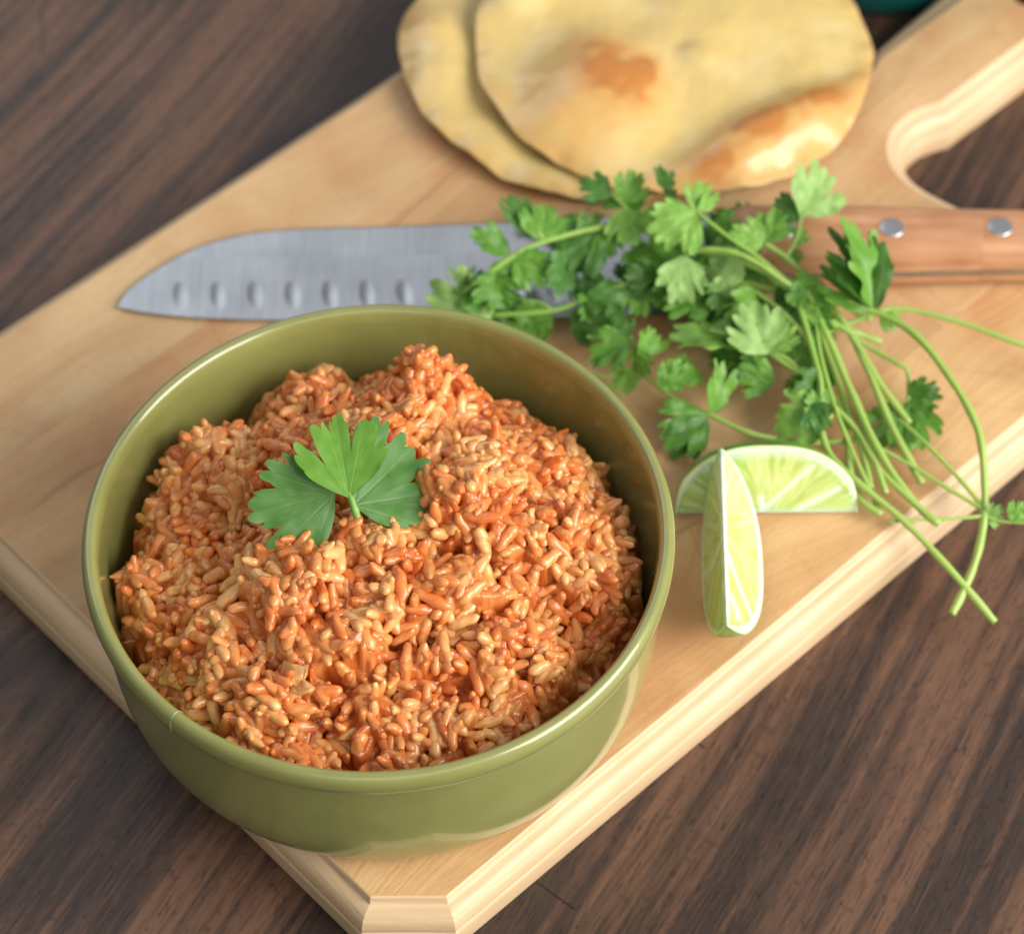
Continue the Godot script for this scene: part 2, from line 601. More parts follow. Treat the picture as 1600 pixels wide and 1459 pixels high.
func rice() -> void:
	var root := thing("rice_mound", "mound of tomato red rice heaped in the green bowl", "rice", BOWL)
	var lump := fnl(41, 26.0, 2)
	var clod := fnl(43, 95.0, 2)
	var tone := fnl(47, 60.0, 3)
	var cell := fnl(53, 50.0, 1, FastNoiseLite.TYPE_CELLULAR)
	cell.cellular_return_type = FastNoiseLite.RETURN_DISTANCE
	var rc := RandomNumberGenerator.new()
	rc.seed = 21
	var clumps: Array[Vector4] = []
	for k in 110:
		var cr := 0.068 * sqrt(rc.randf())
		var ca := rc.randf() * TAU
		clumps.append(Vector4(cr * cos(ca), cr * sin(ca), rc.randf_range(0.0055, 0.0115), rc.randf_range(0.0020, 0.0060)))
	bed.resize(NB * NB)
	var mixc := PackedFloat32Array()
	mixc.resize(NB * NB)
	var basef := PackedFloat32Array()
	basef.resize(NB * NB)
	var step := 2.0 * HALF / (NB - 1)
	for i in NB:
		var x := -HALF + i * step
		for j in NB:
			var z := -HALF + j * step
			var r := sqrt(x * x + z * z)
			var h := 0.0300 + 0.0290 * pow(maxf(1.0 - pow(r / 0.071, 2.0), 0.0), 0.85)
			h += lump.get_noise_2d(x, z) * 0.0085 + clod.get_noise_2d(x, z) * 0.0016
			var up := 0.0
			for q in clumps:
				var qx: float = x - q.x + clod.get_noise_2d(x * 1.4, z * 1.4) * 0.003
				var qz: float = z - q.y
				var d2: float = (qx * qx + qz * qz) / (q.z * q.z)
				if d2 < 1.0:
					up = maxf(up, q.w * sqrt(1.0 - d2))
			h += up - 0.0034
			for c in CREASES:
				var d := Vector2((x - c[0]) * cos(c[4]) + (z - c[1]) * sin(c[4]), -(x - c[0]) * sin(c[4]) + (z - c[1]) * cos(c[4]))
				h += c[5] * (2.1 if c[5] < 0.0 else 1.0) * exp(-pow(d.x / c[2], 2.0) - pow(d.y / c[3], 2.0))
			var edge := 0.0640 + 0.0035 * lump.get_noise_2d(x * 1.7 + 4.0, z * 1.7)
			if r > edge:
				h -= pow((r - edge) / 0.006, 1.5) * 0.010
			basef[i * NB + j] = maxf(h, 0.008)
			bed[i * NB + j] = h - 0.0016
			mixc[i * NB + j] = 0.0
	# coated grains stamped into the surface
	var r2 := RandomNumberGenerator.new()
	r2.seed = 77
	for k in 2100:
		var rr := 0.0715 * sqrt(r2.randf())
		var th := r2.randf() * TAU
		var gx := rr * cos(th)
		var gz := rr * sin(th)
		var gi := clampi(int((gx / HALF * 0.5 + 0.5) * (NB - 1)), 0, NB - 1)
		var gj := clampi(int((gz / HALF * 0.5 + 0.5) * (NB - 1)), 0, NB - 1)
		var gy := basef[gi * NB + gj] + r2.randf_range(-0.0016, 0.0012)
		var dirn := r2.randf() * PI
		var dx := cos(dirn)
		var dz := sin(dirn)
		var slope := r2.randf_range(-0.45, 0.45)
		var L := r2.randf_range(0.0030, 0.0042)
		var R := r2.randf_range(0.00125, 0.0017)
		var shade := r2.randf()
		var reach := int(L / step) + 3
		for i in range(maxi(gi - reach, 0), mini(gi + reach, NB - 1) + 1):
			var px := -HALF + i * step - gx
			for j in range(maxi(gj - reach, 0), mini(gj + reach, NB - 1) + 1):
				var pz := -HALF + j * step - gz
				var s := px * dx + pz * dz
				if absf(s) > L:
					continue
				var lat := -px * dz + pz * dx
				var u := s / L
				var rad := R * sqrt(1.0 - u * u * u * u)
				if absf(lat) < rad:
					var h := gy + s * slope + sqrt(rad * rad - lat * lat)
					var q := i * NB + j
					if h > bed[q]:
						mixc[q] = shade
						bed[q] = h
	# sauce fills and rounds the joints a little
	for pass_ in 3:
		var c2 := bed.duplicate()
		for i in range(1, NB - 1):
			for j in range(1, NB - 1):
				var q := i * NB + j
				var av := (bed[q - 1] + bed[q + 1] + bed[q - NB] + bed[q + NB]) * 0.25
				c2[q] = lerpf(bed[q], av, 0.6)
		bed = c2
	var v := PackedVector3Array()
	var col := PackedColorArray()
	var keep := PackedInt32Array()
	keep.resize(NB * NB)
	keep.fill(-1)
	for i in NB:
		var x := -HALF + i * step
		for j in NB:
			var z := -HALF + j * step
			var q := i * NB + j
			var r := sqrt(x * x + z * z)
			if r > 0.0722:
				continue
			var y := bed[q] + tone.get_noise_2d(x * 14.0, z * 14.0) * 0.00022
			var lim := wall_r(y) - 0.0004
			var k := minf(1.0, lim / maxf(r, 0.0001))
			keep[q] = v.size()
			v.append(Vector3(x * k, maxf(y, 0.0075), z * k))
			var n1 := tone.get_noise_2d(x, z)
			var n2 := tone.get_noise_2d(x * 5.0 + 2.0, z * 5.0)
			var s := clampf(mixc[q] * 0.85 + n1 * 0.7 + n2 * 0.45, 0.0, 1.0)
			col.append(Color(0.50, 0.115, 0.022).lerp(Color(0.74, 0.285, 0.085), s))
	var idx := PackedInt32Array()
	for i in NB - 1:
		for j in NB - 1:
			var a := keep[i * NB + j]
			var b := keep[(i + 1) * NB + j]
			var c := keep[(i + 1) * NB + j + 1]
			var d := keep[i * NB + j + 1]
			if a < 0 or b < 0 or c < 0 or d < 0:
				continue
			idx.append_array(PackedInt32Array([a, b, c, a, c, d]))
	var wet := {"vertex_color_use_as_albedo": true, "metallic_specular": 0.4, "clearcoat_enabled": true, "clearcoat": 0.6, "clearcoat_roughness": 0.09, "subsurf_scatter_enabled": true, "subsurf_scatter_strength": 0.2}
	var sm := mat(Color.WHITE, 0.36, wet)
	sm.albedo_color = Color.WHITE
	var b := part("sauced_rice_bed", build(v, idx, col), sm, root)
	b.set_meta("kind", "stuff")
	# loose grains lying on top
	var shapes := []
	for k in 20:
		shapes.append(grain_mesh(k))
	var tints := [Color(0.849, 0.432, 0.159), Color(0.827, 0.373, 0.128), Color(0.817, 0.324, 0.103), Color(0.806, 0.294, 0.090), Color(0.764, 0.232, 0.061), Color(0.860, 0.508, 0.215), Color(0.785, 0.263, 0.074), Color(0.838, 0.400, 0.140)]
	var gm := []
	for c in tints:
		gm.append(mat(c, 0.34, wet))
	var spots := []
	var r3 := RandomNumberGenerator.new()
	r3.seed = 1234
	for k in 1750:
		var rr := 0.0700 * sqrt(r3.randf())
		var th := r3.randf() * TAU
		var x := rr * cos(th)
		var z := rr * sin(th)
		var e := 0.0030
		var gx := (bed_at(x + e, z) - bed_at(x - e, z)) / (2.0 * e)
		var gz := (bed_at(x, z + e) - bed_at(x, z - e)) / (2.0 * e)
		var y := (bed_at(x, z) * 2.0 + bed_at(x + e, z) + bed_at(x - e, z) + bed_at(x, z + e) + bed_at(x, z - e)) / 6.0
		var nrm := Vector3(-gx, 1.5, -gz).normalized()
		var a := r3.randf() * TAU
		var d := Vector3(cos(a), 0, sin(a))
		d = (d - nrm * d.dot(nrm)).normalized()
		var tilt := r3.randf_range(-0.45, 0.45) if r3.randf() < 0.8 else r3.randf_range(0.5, 1.35)
		d = (d * cos(tilt) + nrm * sin(tilt)).normalized()
		var n2 := (nrm - d * nrm.dot(d)).normalized()
		var sc := r3.randf_range(0.94, 1.26)
		var pos := Vector3(x, y, z) + nrm * (r3.randf_range(-0.0016, 0.0008) + absf(sin(tilt)) * 0.0006)
		if Vector2(pos.x, pos.z).length() > wall_r(pos.y) - 0.0034:
			continue
		# neighbours share their sauce
		var wetness := clampf(0.5 + tone.get_noise_2d(x * 0.9, z * 0.9) * 1.5 + r3.randf_range(-0.35, 0.35), 0.0, 0.999)
		var tone_of: int = [4, 6, 3, 3, 2, 1, 7, 0][int(wetness * 8.0)]
		spots.append([Transform3D(Basis(d, n2, d.cross(n2)) * sc, pos), r3.randi() % 20, tone_of, y + z * 0.35 + r3.randf() * 0.012])
	spots.sort_custom(func(p, q): return p[3] > q[3])
	var rest := []
	for k in 20:
		rest.append([])
	for k in spots.size():
		var s: Array = spots[k]
		if k < 300:
			part("rice_grain", shapes[s[1]], gm[s[2]], root, s[0])
		else:
			rest[s[1]].append(s)
	# all further grains as one part
	var st := SurfaceTool.new()
	st.begin(Mesh.PRIMITIVE_TRIANGLES)
	var av := PackedVector3Array()
	var ai := PackedInt32Array()
	var ac := PackedColorArray()
	for k in 20:
		var arr: Array = shapes[k].surface_get_arrays(0)
		var sv: PackedVector3Array = arr[Mesh.ARRAY_VERTEX]
		var sc2: PackedColorArray = arr[Mesh.ARRAY_COLOR]
		var si: PackedInt32Array = arr[Mesh.ARRAY_INDEX]
		for s in rest[k]:
			var f := av.size()
			var t: Transform3D = s[0]
			var tint: Color = tints[s[2]]
			for i in sv.size():
				av.append(t * sv[i])
				ac.append(sc2[i] * tint)
			for i in si:
				ai.append(f + i)
	var many := part("rice_grains", build(av, ai, ac), sm, root)
	many.set_meta("kind", "stuff")
	# clots of sauce stuck between the grains
	var cv := PackedVector3Array()
	var ci := PackedInt32Array()
	var cc := PackedColorArray()
	var cn := fnl(59, 240.0, 2)
	for k in 300:
		var rr := 0.0680 * sqrt(r3.randf())
		var th := r3.randf() * TAU
		var at := Vector3(rr * cos(th), 0.0, rr * sin(th))
		at.y = bed_at(at.x, at.z) + r3.randf_range(-0.0003, 0.0006)
		if rr > wall_r(at.y) - 0.003:
			continue
		var size := r3.randf_range(0.0009, 0.0021)
		var turn := Basis.from_euler(Vector3(r3.randf() * TAU, r3.randf() * TAU, 0.0)) * Basis.from_scale(Vector3(1.35, 0.8, 1.0) * size)
		var tintc := Color(0.72, 0.255, 0.066).lerp(Color(0.80, 0.37, 0.125), r3.randf())
		var f := cv.size()
		for i in 8:
			var la := -PI / 2.0 + PI * i / 7.0
			for j in 11:
				var lo := TAU * j / 11.0
				var p := turn * Vector3(cos(la) * cos(lo), sin(la), cos(la) * sin(lo))
				p *= 1.0 + 0.55 * cn.get_noise_3dv(p + at)
				cv.append(at + p)
				cc.append(tintc)
		ci.append_array(grid_idx(8, 11, true, true, f))
	var clots := part("sauce_clots", build(cv, ci, cc), sm, root)
	clots.set_meta("kind", "stuff")
	bits(root)

const CREASES := [
	[0.018, 0.008, 0.016, 0.0035, 0.35, -0.0065], [0.030, 0.026, 0.017, 0.0032, -0.30, -0.006], [-0.006, 0.042, 0.014, 0.003, 0.1, -0.006],
	[0.018, 0.043, 0.010, 0.003, 0.3, -0.005], [-0.030, 0.030, 0.010, 0.004, 0.9, -0.004], [0.012, -0.053, 0.009, 0.008, 0.0, 0.0105],
	[0.026, -0.006, 0.018, 0.012, 0.5, 0.004], [0.010, 0.022, 0.020, 0.008, -0.2, 0.004], [-0.042, -0.020, 0.012, 0.012, 0.0, 0.003]]

# soft onion and tomato pieces in the rice
func bits(root: Node3D) -> void:
	var om := mat(Color(0.66, 0.31, 0.085), 0.22, {"metallic_specular": 0.6, "clearcoat_enabled": true, "clearcoat": 0.5, "clearcoat_roughness": 0.12, "subsurf_scatter_enabled": true, "subsurf_scatter_strength": 0.2})
	var tm := mat(Color(0.50, 0.085, 0.022), 0.24, {"metallic_specular": 0.6, "clearcoat_enabled": true, "clearcoat": 0.6, "clearcoat_roughness": 0.1})
	for s in [["onion_piece", -0.051, 0.034, 0.0065, 0.0030], ["onion_piece", -0.049, 0.004, 0.0055, 0.0032], ["onion_piece", 0.030, 0.024, 0.005, 0.0034], ["onion_piece", -0.020, 0.045, 0.005, 0.0035],
			["tomato_piece", -0.052, 0.003, 0.0042, 0.0035], ["tomato_piece", -0.016, 0.052, 0.005, 0.004],  ["tomato_piece", 0.002, -0.022, 0.004, 0.003], ["tomato_piece", 0.040, 0.014, 0.004, 0.003]]:
		var nz := fnl(500 + int(s[1] * 1000.0), 170.0, 2)
		var v := PackedVector3Array()
		for i in 14:
			var la := -PI / 2.0 + PI * i / 13.0
			for j in 18:
				var lo := TAU * j / 18.0
				var p := Vector3(cos(la) * cos(lo) * s[3], sin(la) * 0.0011, cos(la) * sin(lo) * s[4])
				p.y += 26.0 * p.x * p.x + 40.0 * p.z * p.z - 0.0004
				p *= 1.0 + 0.9 * nz.get_noise_3dv(p * 1.2)
				p.y += nz.get_noise_3dv(p * 3.0 + Vector3(4, 2, 1)) * 0.0009
				v.append(p)
		var b := Basis.from_euler(Vector3(rng.randf_range(-0.5, 0.5), rng.randf() * TAU, rng.randf_range(-0.5, 0.5)))
		part(s[0], build(v, grid_idx(14, 18, true, true)), om if s[0] == "onion_piece" else tm, root, Transform3D(b, Vector3(s[1], bed_at(s[1], s[2]) + 0.0002, s[2])))

# ---------- knife ----------
func knife() -> void:
	var root := thing("santoku_knife", "santoku knife with dimpled steel blade and riveted wooden handle", "knife")
	var steel := mat(Color(0.60, 0.61, 0.63), 0.36, {"metallic": 1.0, "albedo_texture": streak_texture(256, 256, Color(0.68, 0.68, 0.675), Color(0.46, 0.465, 0.475), 0.25, 0.008, 61, 0.4), "uv1_triplanar": true, "uv1_scale": Vector3(9, 9, 9)})
	steel.albedo_color = Color(0.865, 0.878, 0.892)
	# blade: s from tip to heel, t from spine to edge
	var ns := 300
	var nt := 70
	var x0 := -0.1200
	var x1 := 0.0640
	var spine := [Vector2(-0.1200, -0.5364), Vector2(-0.1185, -0.5405), Vector2(-0.1152, -0.5455), Vector2(-0.1079, -0.5526), Vector2(-0.0985, -0.5597), Vector2(-0.0889, -0.5641), Vector2(-0.0791, -0.5667), Vector2(-0.0632, -0.5682), Vector2(-0.0393, -0.5686), Vector2(-0.0054, -0.5690), Vector2(0.064, -0.5695)]
	var edge := [Vector2(-0.1200, -0.5364), Vector2(-0.1107, -0.5342), Vector2(-0.0969, -0.5322), Vector2(-0.0832, -0.5313), Vector2(-0.0696, -0.5309), Vector2(-0.02, -0.5298), Vector2(0.064, -0.5288)]
	var v := PackedVector3Array()
	for side in [1.0, -1.0]:
		for i in ns:
			var f := float(i) / (ns - 1)
			f = pow(f, 1.25)
			var x := lerpf(x0, x1, f)
			var za := on_line(spine, x)
			var zb := on_line(edge, x)
			var mid := TOP + 0.0013 + 0.0062 * smoothstep(-0.06, 0.12, x) * 0.9
			for j in nt:
				var t := float(j) / (nt - 1)
				var z := lerpf(za, zb, t)
				var d_edge := zb - z
				var th := minf(0.0010, 0.00006 + d_edge * 0.034) if d_edge > 0.0045 else 0.00006 + d_edge * 0.034
				th = minf(th, 0.00016 + (z - za) * 1.2)
				if t == 0.0 or t == 1.0:
					th = 0.00005
				var y: float = mid + side * th
				if side > 0.0:
					for g in 13:
						var gx := -0.1010 + 0.0114 * g
						var q := Vector2((x - gx - (z + 0.5415) * 0.12) / 0.0022, (z + 0.5405) / 0.0058)
						var w := q.length()
						if w < 1.0:
							y -= 0.00030 * (1.0 - w * w) * minf(1.0, th / 0.0004)
				v.append(Vector3(x, y, z))
	var idx := grid_idx(ns, nt, false)
	idx.append_array(grid_idx(ns, nt, true, false, ns * nt))
	part("blade", build(v, idx), steel, root)
	# handle
	var wood := mat(Color.WHITE, 0.42, {"albedo_texture": streak_texture(512, 256, Color(0.58, 0.31, 0.165), Color(0.40, 0.185, 0.090), 0.006, 0.10, 63, 0.8), "uv1_triplanar": true, "uv1_scale": Vector3(7, 7, 7), "metallic_specular": 0.45})
	wood.albedo_color = Color.WHITE
	var hx0 := 0.0660
	var hx1 := 0.1930
	for up in [1.0, -1.0]:
		var pv := PackedVector3Array()
		var nx := 40
		var na := 22
		for i in nx:
			var f := float(i) / (nx - 1)
			var x := lerpf(hx0, hx1, f)
			var swell := 1.0 + 0.10 * cos((f - 0.15) * TAU * 0.8) + 0.12 * smoothstep(0.75, 1.0, f)
			var endr := minf(1.0, sqrt(maxf(1.0 - pow(maxf(0.0, (0.06 - f) / 0.06), 2.0), 0.0)) * 0.5 + 0.5) * sqrt(maxf(1.0 - pow(maxf(0.0, (f - 0.94) / 0.06), 2.0), 0.02))
			var zc := -0.5520 + 0.002 * (f - 0.5)
			var half := 0.0105 * swell * endr
			var high := (0.0092 if up > 0.0 else 0.0058) * endr
			var y0 := TOP + (0.0094 if up > 0.0 else 0.0070)
			for j in na:
				var a := PI * j / (na - 1)
				var ca := cos(a)
				var sa := sin(a)
				var sx := signf(ca) * pow(absf(ca), 0.55)
				var sy := pow(absf(sa), 0.55)
				pv.append(Vector3(x, y0 + up * high * sy, zc + half * sx))
		var f2 := pv.size()
		part("handle_scale", build(pv, grid_idx(nx, na, up < 0.0)), wood, root)
		f2 += 0
	var tv := PackedVector3Array()
	var nx2 := 40
	for i in nx2:
		var f := float(i) / (nx2 - 1)
		var x := lerpf(hx0 - 0.004, hx1 - 0.0005, f)
		var swell := 1.0 + 0.10 * cos((f - 0.15) * TAU * 0.8) + 0.12 * smoothstep(0.75, 1.0, f)
		var half := 0.0107 * swell * sqrt(maxf(1.0 - pow(maxf(0.0, (f - 0.94) / 0.06), 2.0), 0.02))
		var zc := -0.5520 + 0.002 * (f - 0.5)
		for p in [Vector2(half, 0.0070), Vector2(half, 0.0094), Vector2(-half, 0.0094), Vector2(-half, 0.0070)]:
			tv.append(Vector3(x, TOP + p.y, zc + p.x))
	part("tang", build(tv, grid_idx(nx2, 4, false, true), PackedColorArray(), PackedVector2Array(), true), steel, root)
	var rivet_m := mat(Color(0.62, 0.63, 0.66), 0.3, {"metallic": 0.9})
	for x in [0.0830, 0.1157, 0.1485]:
		part("rivet", lathe([Vector2(0.0038, 0.0), Vector2(0.0038, 0.0006), Vector2(0.0034, 0.0008), Vector2(0.0018, 0.0009), Vector2(0.00001, 0.0009)], 40), rivet_m, root, Transform3D(Basis.IDENTITY, Vector3(x, TOP + 0.0181, -0.5512)))

func on_line(pts: Array, x: float) -> float:
	for i in pts.size() - 1:
		if x <= pts[i + 1].x or i == pts.size() - 2:
			var p0: Vector2 = pts[maxi(i - 1, 0)]
			var p1: Vector2 = pts[i]
			var p2: Vector2 = pts[i + 1]
			var p3: Vector2 = pts[mini(i + 2, pts.size() - 1)]
			var w := p2.x - p1.x
			var t := clampf((x - p1.x) / w, 0.0, 1.0)
			var m1 := (p2.y - p0.y) / maxf(p2.x - p0.x, 0.0001) * w
			var m2 := (p3.y - p1.y) / maxf(p3.x - p1.x, 0.0001) * w
			return p1.y * (2 * t * t * t - 3 * t * t + 1) + m1 * (t * t * t - 2 * t * t + t) + p2.y * (-2 * t * t * t + 3 * t * t) + m2 * (t * t * t - t * t)
	return pts[0].y

# ---------- tortillas ----------
func tortilla(called: String, label: String, at: Vector3, rad: float, tilt: Vector3, sd: int, bubbles: Array) -> void:
	var root := thing(called, label, "tortilla", at, "fried tortillas on the board")
	root.rotation = tilt
	var n1 := fnl(sd, 20.0, 2)
	var n2 := fnl(sd + 1, 110.0, 3)
	var n3 := fnl(sd + 2, 46.0, 3)
	var nr := 84
	var na := 220
	var v := PackedVector3Array()
	var col := PackedColorArray()
	for side in [1.0, -1.0]:
		for i in nr:
			var t := float(i) / (nr - 1)
			t = 1.0 - pow(1.0 - t, 1.35)
			for j in na:
				var a := TAU * j / na
				var R := rad * (1.0 + 0.022 * n1.get_noise_2d(cos(a) * 0.05, sin(a) * 0.05) * 2.0)
				var x := R * t * cos(a)
				var z := R * t * sin(a)
				var y := n1.get_noise_2d(x, z) * 0.0022 * (1.0 - 0.5 * t) + n2.get_noise_2d(x, z) * 0.00025
				var brown := 0.0
				for b in bubbles:
					var d := Vector2((x - b[0]) * cos(b[4]) + (z - b[1]) * sin(b[4]), -(x - b[0]) * sin(b[4]) + (z - b[1]) * cos(b[4]))
					var w := exp(-pow(pow(absf(d.x) / b[2], 2.0) + pow(absf(d.y) / b[3], 2.0), 1.4))
					y += b[5] * w
					brown += b[6] * w
				var lip := smoothstep(0.86, 1.0, t)
				y += lip * 0.0018 * n2.get_noise_2d(cos(a) * 0.03, sin(a) * 0.03)
				var th := 0.0007 * sqrt(maxf(1.0 - pow(t, 16.0), 0.0))
				v.append(Vector3(x, y + side * th, z))
				var c := Color(0.66, 0.485, 0.180)
				c = c.lerp(Color(0.72, 0.57, 0.26), clampf(n3.get_noise_2d(x * 0.8, z * 0.8) * 1.3, 0.0, 0.7))
				var br := clampf(brown * (0.85 + n3.get_noise_2d(x * 1.2 + 5.0, z * 1.2) * 0.5) + lip * 0.30, 0.0, 1.0)
				c = c.lerp(Color(0.66, 0.37, 0.115), smoothstep(0.0, 0.6, br) * 0.85)
				c = c.lerp(Color(0.50, 0.185, 0.038), smoothstep(0.55, 1.1, br))
				col.append(c)
	var idx := grid_idx(nr, na, true, true)
	idx.append_array(grid_idx(nr, na, false, true, nr * na))
	# close the rim
	for j in na:
		var a0 := (nr - 1) * na + j
		var a1 := (nr - 1) * na + (j + 1) % na
		var b0 := a0 + nr * na
		var b1 := a1 + nr * na
		idx.append_array(PackedInt32Array([a0, b0, a1, a1, b0, b1]))
	var m := mat(Color.WHITE, 0.38, {"vertex_color_use_as_albedo": true, "metallic_specular": 0.5, "clearcoat_enabled": true, "clearcoat": 0.5, "clearcoat_roughness": 0.2})
	m.albedo_color = Color.WHITE
	part("disc", build(v, idx, col), m, root)

func tortillas() -> void:
	tortilla("fried_tortilla", "fried tortilla with pale blistered edge, lying underneath the browner one", Vector3(0.0310, TOP + 0.0034, -0.6425), 0.0660, Vector3(0.0, 0.0, 0.0), 81,
		[[-0.055, 0.012, 0.012, 0.022, 0.2, 0.004, 0.0], [-0.040, 0.040, 0.016, 0.012, 0.6, 0.004, 0.1], [-0.058, -0.012, 0.010, 0.010, 0.0, 0.003, 0.35], [-0.015, 0.056, 0.012, 0.008, 0.0, 0.0025, 0.1]])
	tortilla("fried_tortilla", "golden fried tortilla with two browned bubbles, lying on top of the paler one", Vector3(0.0535, TOP + 0.0066, -0.6415), 0.0655, Vector3(0.015, 0.0, -0.045), 91,
		[[-0.027, 0.024, 0.021, 0.027, 0.5, 0.0075, 0.85], [-0.019, 0.011, 0.016, 0.010, 0.45, 0.0006, 0.62], [-0.010, 0.020, 0.006, 0.012, 0.2, 0.0, 0.5], [0.030, 0.038, 0.036, 0.0105, -0.62, 0.0066, 0.95], [0.036, 0.030, 0.024, 0.0055, -0.62, 0.0, 0.55], [-0.050, -0.030, 0.010, 0.014, 0.3, 0.004, 0.1], [-0.030, -0.036, 0.014, 0.010, 0.5, 0.005, 0.0], [0.020, -0.020, 0.030, 0.020, 0.2, 0.002, 0.0], [0.008, 0.004, 0.006, 0.006, 0.0, 0.002, 0.0], [0.012, 0.058, 0.016, 0.008, 0.0, 0.001, 0.35]])

# ---------- limes ----------
func lime(called: String, label: String, xf: Transform3D, a: float, b: float, a0: float, a1: float, lines: Array, sd: int) -> void:
	var root := thing(called, label, "lime wedge", xf.origin, "lime wedges on the board")
	root.transform = xf
	var nz := fnl(sd, 700.0, 2)
	var ny := fnl(sd + 3, 55.0, 2)
	var radius := func(u: float) -> float:
		return b * pow(maxf(1.0 - pow(absf(u), 2.5), 0.0), 0.50) + 0.0012 * pow(1.0 - absf(absf(u) - 0.93), 12.0) * (1.0 - smoothstep(0.97, 1.0, absf(u)))
	var nu := 90
	var nv := 44
	var v := PackedVector3Array()
	var col := PackedColorArray()
	for i in nu:
		var u := sin((-1.0 + 2.0 * i / (nu - 1)) * PI / 2.0)
		for j in nv:
			var al := lerpf(a0, a1, float(j) / (nv - 1))
			var r: float = radius.call(u) - 0.00012 * maxf(nz.get_noise_2d(u * a, al * b), 0.0)
			v.append(Vector3(u * a, r * sin(al), -r * cos(al)))
			col.append(Color(0.10, 0.27, 0.030).lerp(Color(0.24, 0.42, 0.06), clampf(0.35 + ny.get_noise_2d(u * a, al * b) * 1.3 + smoothstep(0.8, 1.0, absf(u)) * 0.4, 0.0, 1.0)))
	var rm := mat(Color.WHITE, 0.35, {"vertex_color_use_as_albedo": true, "clearcoat_enabled": true, "clearcoat": 0.25, "clearcoat_roughness": 0.25})
	rm.albedo_color = Color.WHITE
	part("rind", build(v, grid_idx(nu, nv, true), col), rm, root)
	var pm := mat(Color.WHITE, 0.5, {"vertex_color_use_as_albedo": true, "subsurf_scatter_enabled": true, "subsurf_scatter_strength": 0.15})
	pm.albedo_color = Color.WHITE
	var fm := mat(Color.WHITE, 0.16, {"vertex_color_use_as_albedo": true, "metallic_specular": 0.55, "clearcoat_enabled": true, "clearcoat": 0.4, "clearcoat_roughness": 0.08, "subsurf_scatter_enabled": true, "subsurf_scatter_strength": 0.75})
	fm.albedo_color = Color.WHITE
	for face in 2:
		var al := a0 if face == 0 else a1
		var sgn := -1.0 if face == 0 else 1.0
		var nrm := Vector3(0, cos(al), sin(al)) * sgn
		var pv := PackedVector3Array()
		var pc := PackedColorArray()
		var fv := PackedVector3Array()
		var fc := PackedColorArray()
		var nf := 120
		var nw := 60
		for i in nf:
			var u := sin((-1.0 + 2.0 * i / (nf - 1)) * PI / 2.0) * 0.9995
			var r: float = radius.call(u)
			var pithw := (0.0012 if face == 0 else 0.0019) + 0.004 * pow(absf(u), 8.0)
			for j in 6:
				var q := maxf(r - pithw * (1.0 - j / 5.0), 0.0) if j < 5 else r
				pv.append(Vector3(u * a, q * sin(al), -q * cos(al)) + nrm * (0.0003 * sin(PI * j / 5.0)))
				pc.append(Color(0.80, 0.84, 0.62).lerp(Color(0.62, 0.78, 0.30), smoothstep(3.0, 5.0, float(j))))
			for j in nw:
				var w := float(j) / (nw - 1)
				var q := maxf(r - pithw, 0.0) * w + 0.0
				var p := Vector2(u * a, q)
				var white := 0.0
				for l in lines[face]:
					var A := Vector2(l[0], l[1]) * 0.001
					var B := Vector2(l[2], l[3]) * 0.001
					var tt := clampf((p - A).dot(B - A) / (B - A).length_squared(), 0.0, 1.0)
					var dd := p.distance_to(A + (B - A) * tt)
					white = maxf(white, 1.0 - smoothstep(0.25, 1.0, dd / (l[4] * 0.001)))
				# juice sacs run from the core to the rind
				var ang := atan2(q + 0.004, u * a * 0.75)
				var sac := nz.get_noise_2d(ang * 0.016, q * 0.16)
				var sac2 := nz.get_noise_2d(ang * 0.006 + 3.0, q * 0.05)
				white = maxf(white, smoothstep(0.86, 1.0, w) * 0.6)
				white = maxf(white, (1.0 - smoothstep(0.0003, 0.0016, q)) * 0.6)
				white = maxf(white, smoothstep(0.1, 0.5, sac) * 0.28)
				var h := 0.0005 * (1.0 - white) * (0.6 + sac) + 0.0002
				if i == 0 or i == nf - 1 or j == nw - 1:
					h = 0.0
				fv.append(Vector3(p.x, q * sin(al), -q * cos(al)) + nrm * h * smoothstep(0.0, 0.1, w + 0.03))
				var c := Color(0.51, 0.60, 0.16).lerp(Color(0.64, 0.70, 0.25), clampf(0.5 + sac2 * 1.2 + sac * 0.5, 0.0, 1.0))
				fc.append(c.lerp(Color(0.84, 0.87, 0.68), clampf(white, 0.0, 1.0)))
		part("pith", build(pv, grid_idx(nf, 6, face == 1), pc), pm, root)
		part("flesh", build(fv, grid_idx(nf, nw, face == 1), fc), fm, root)

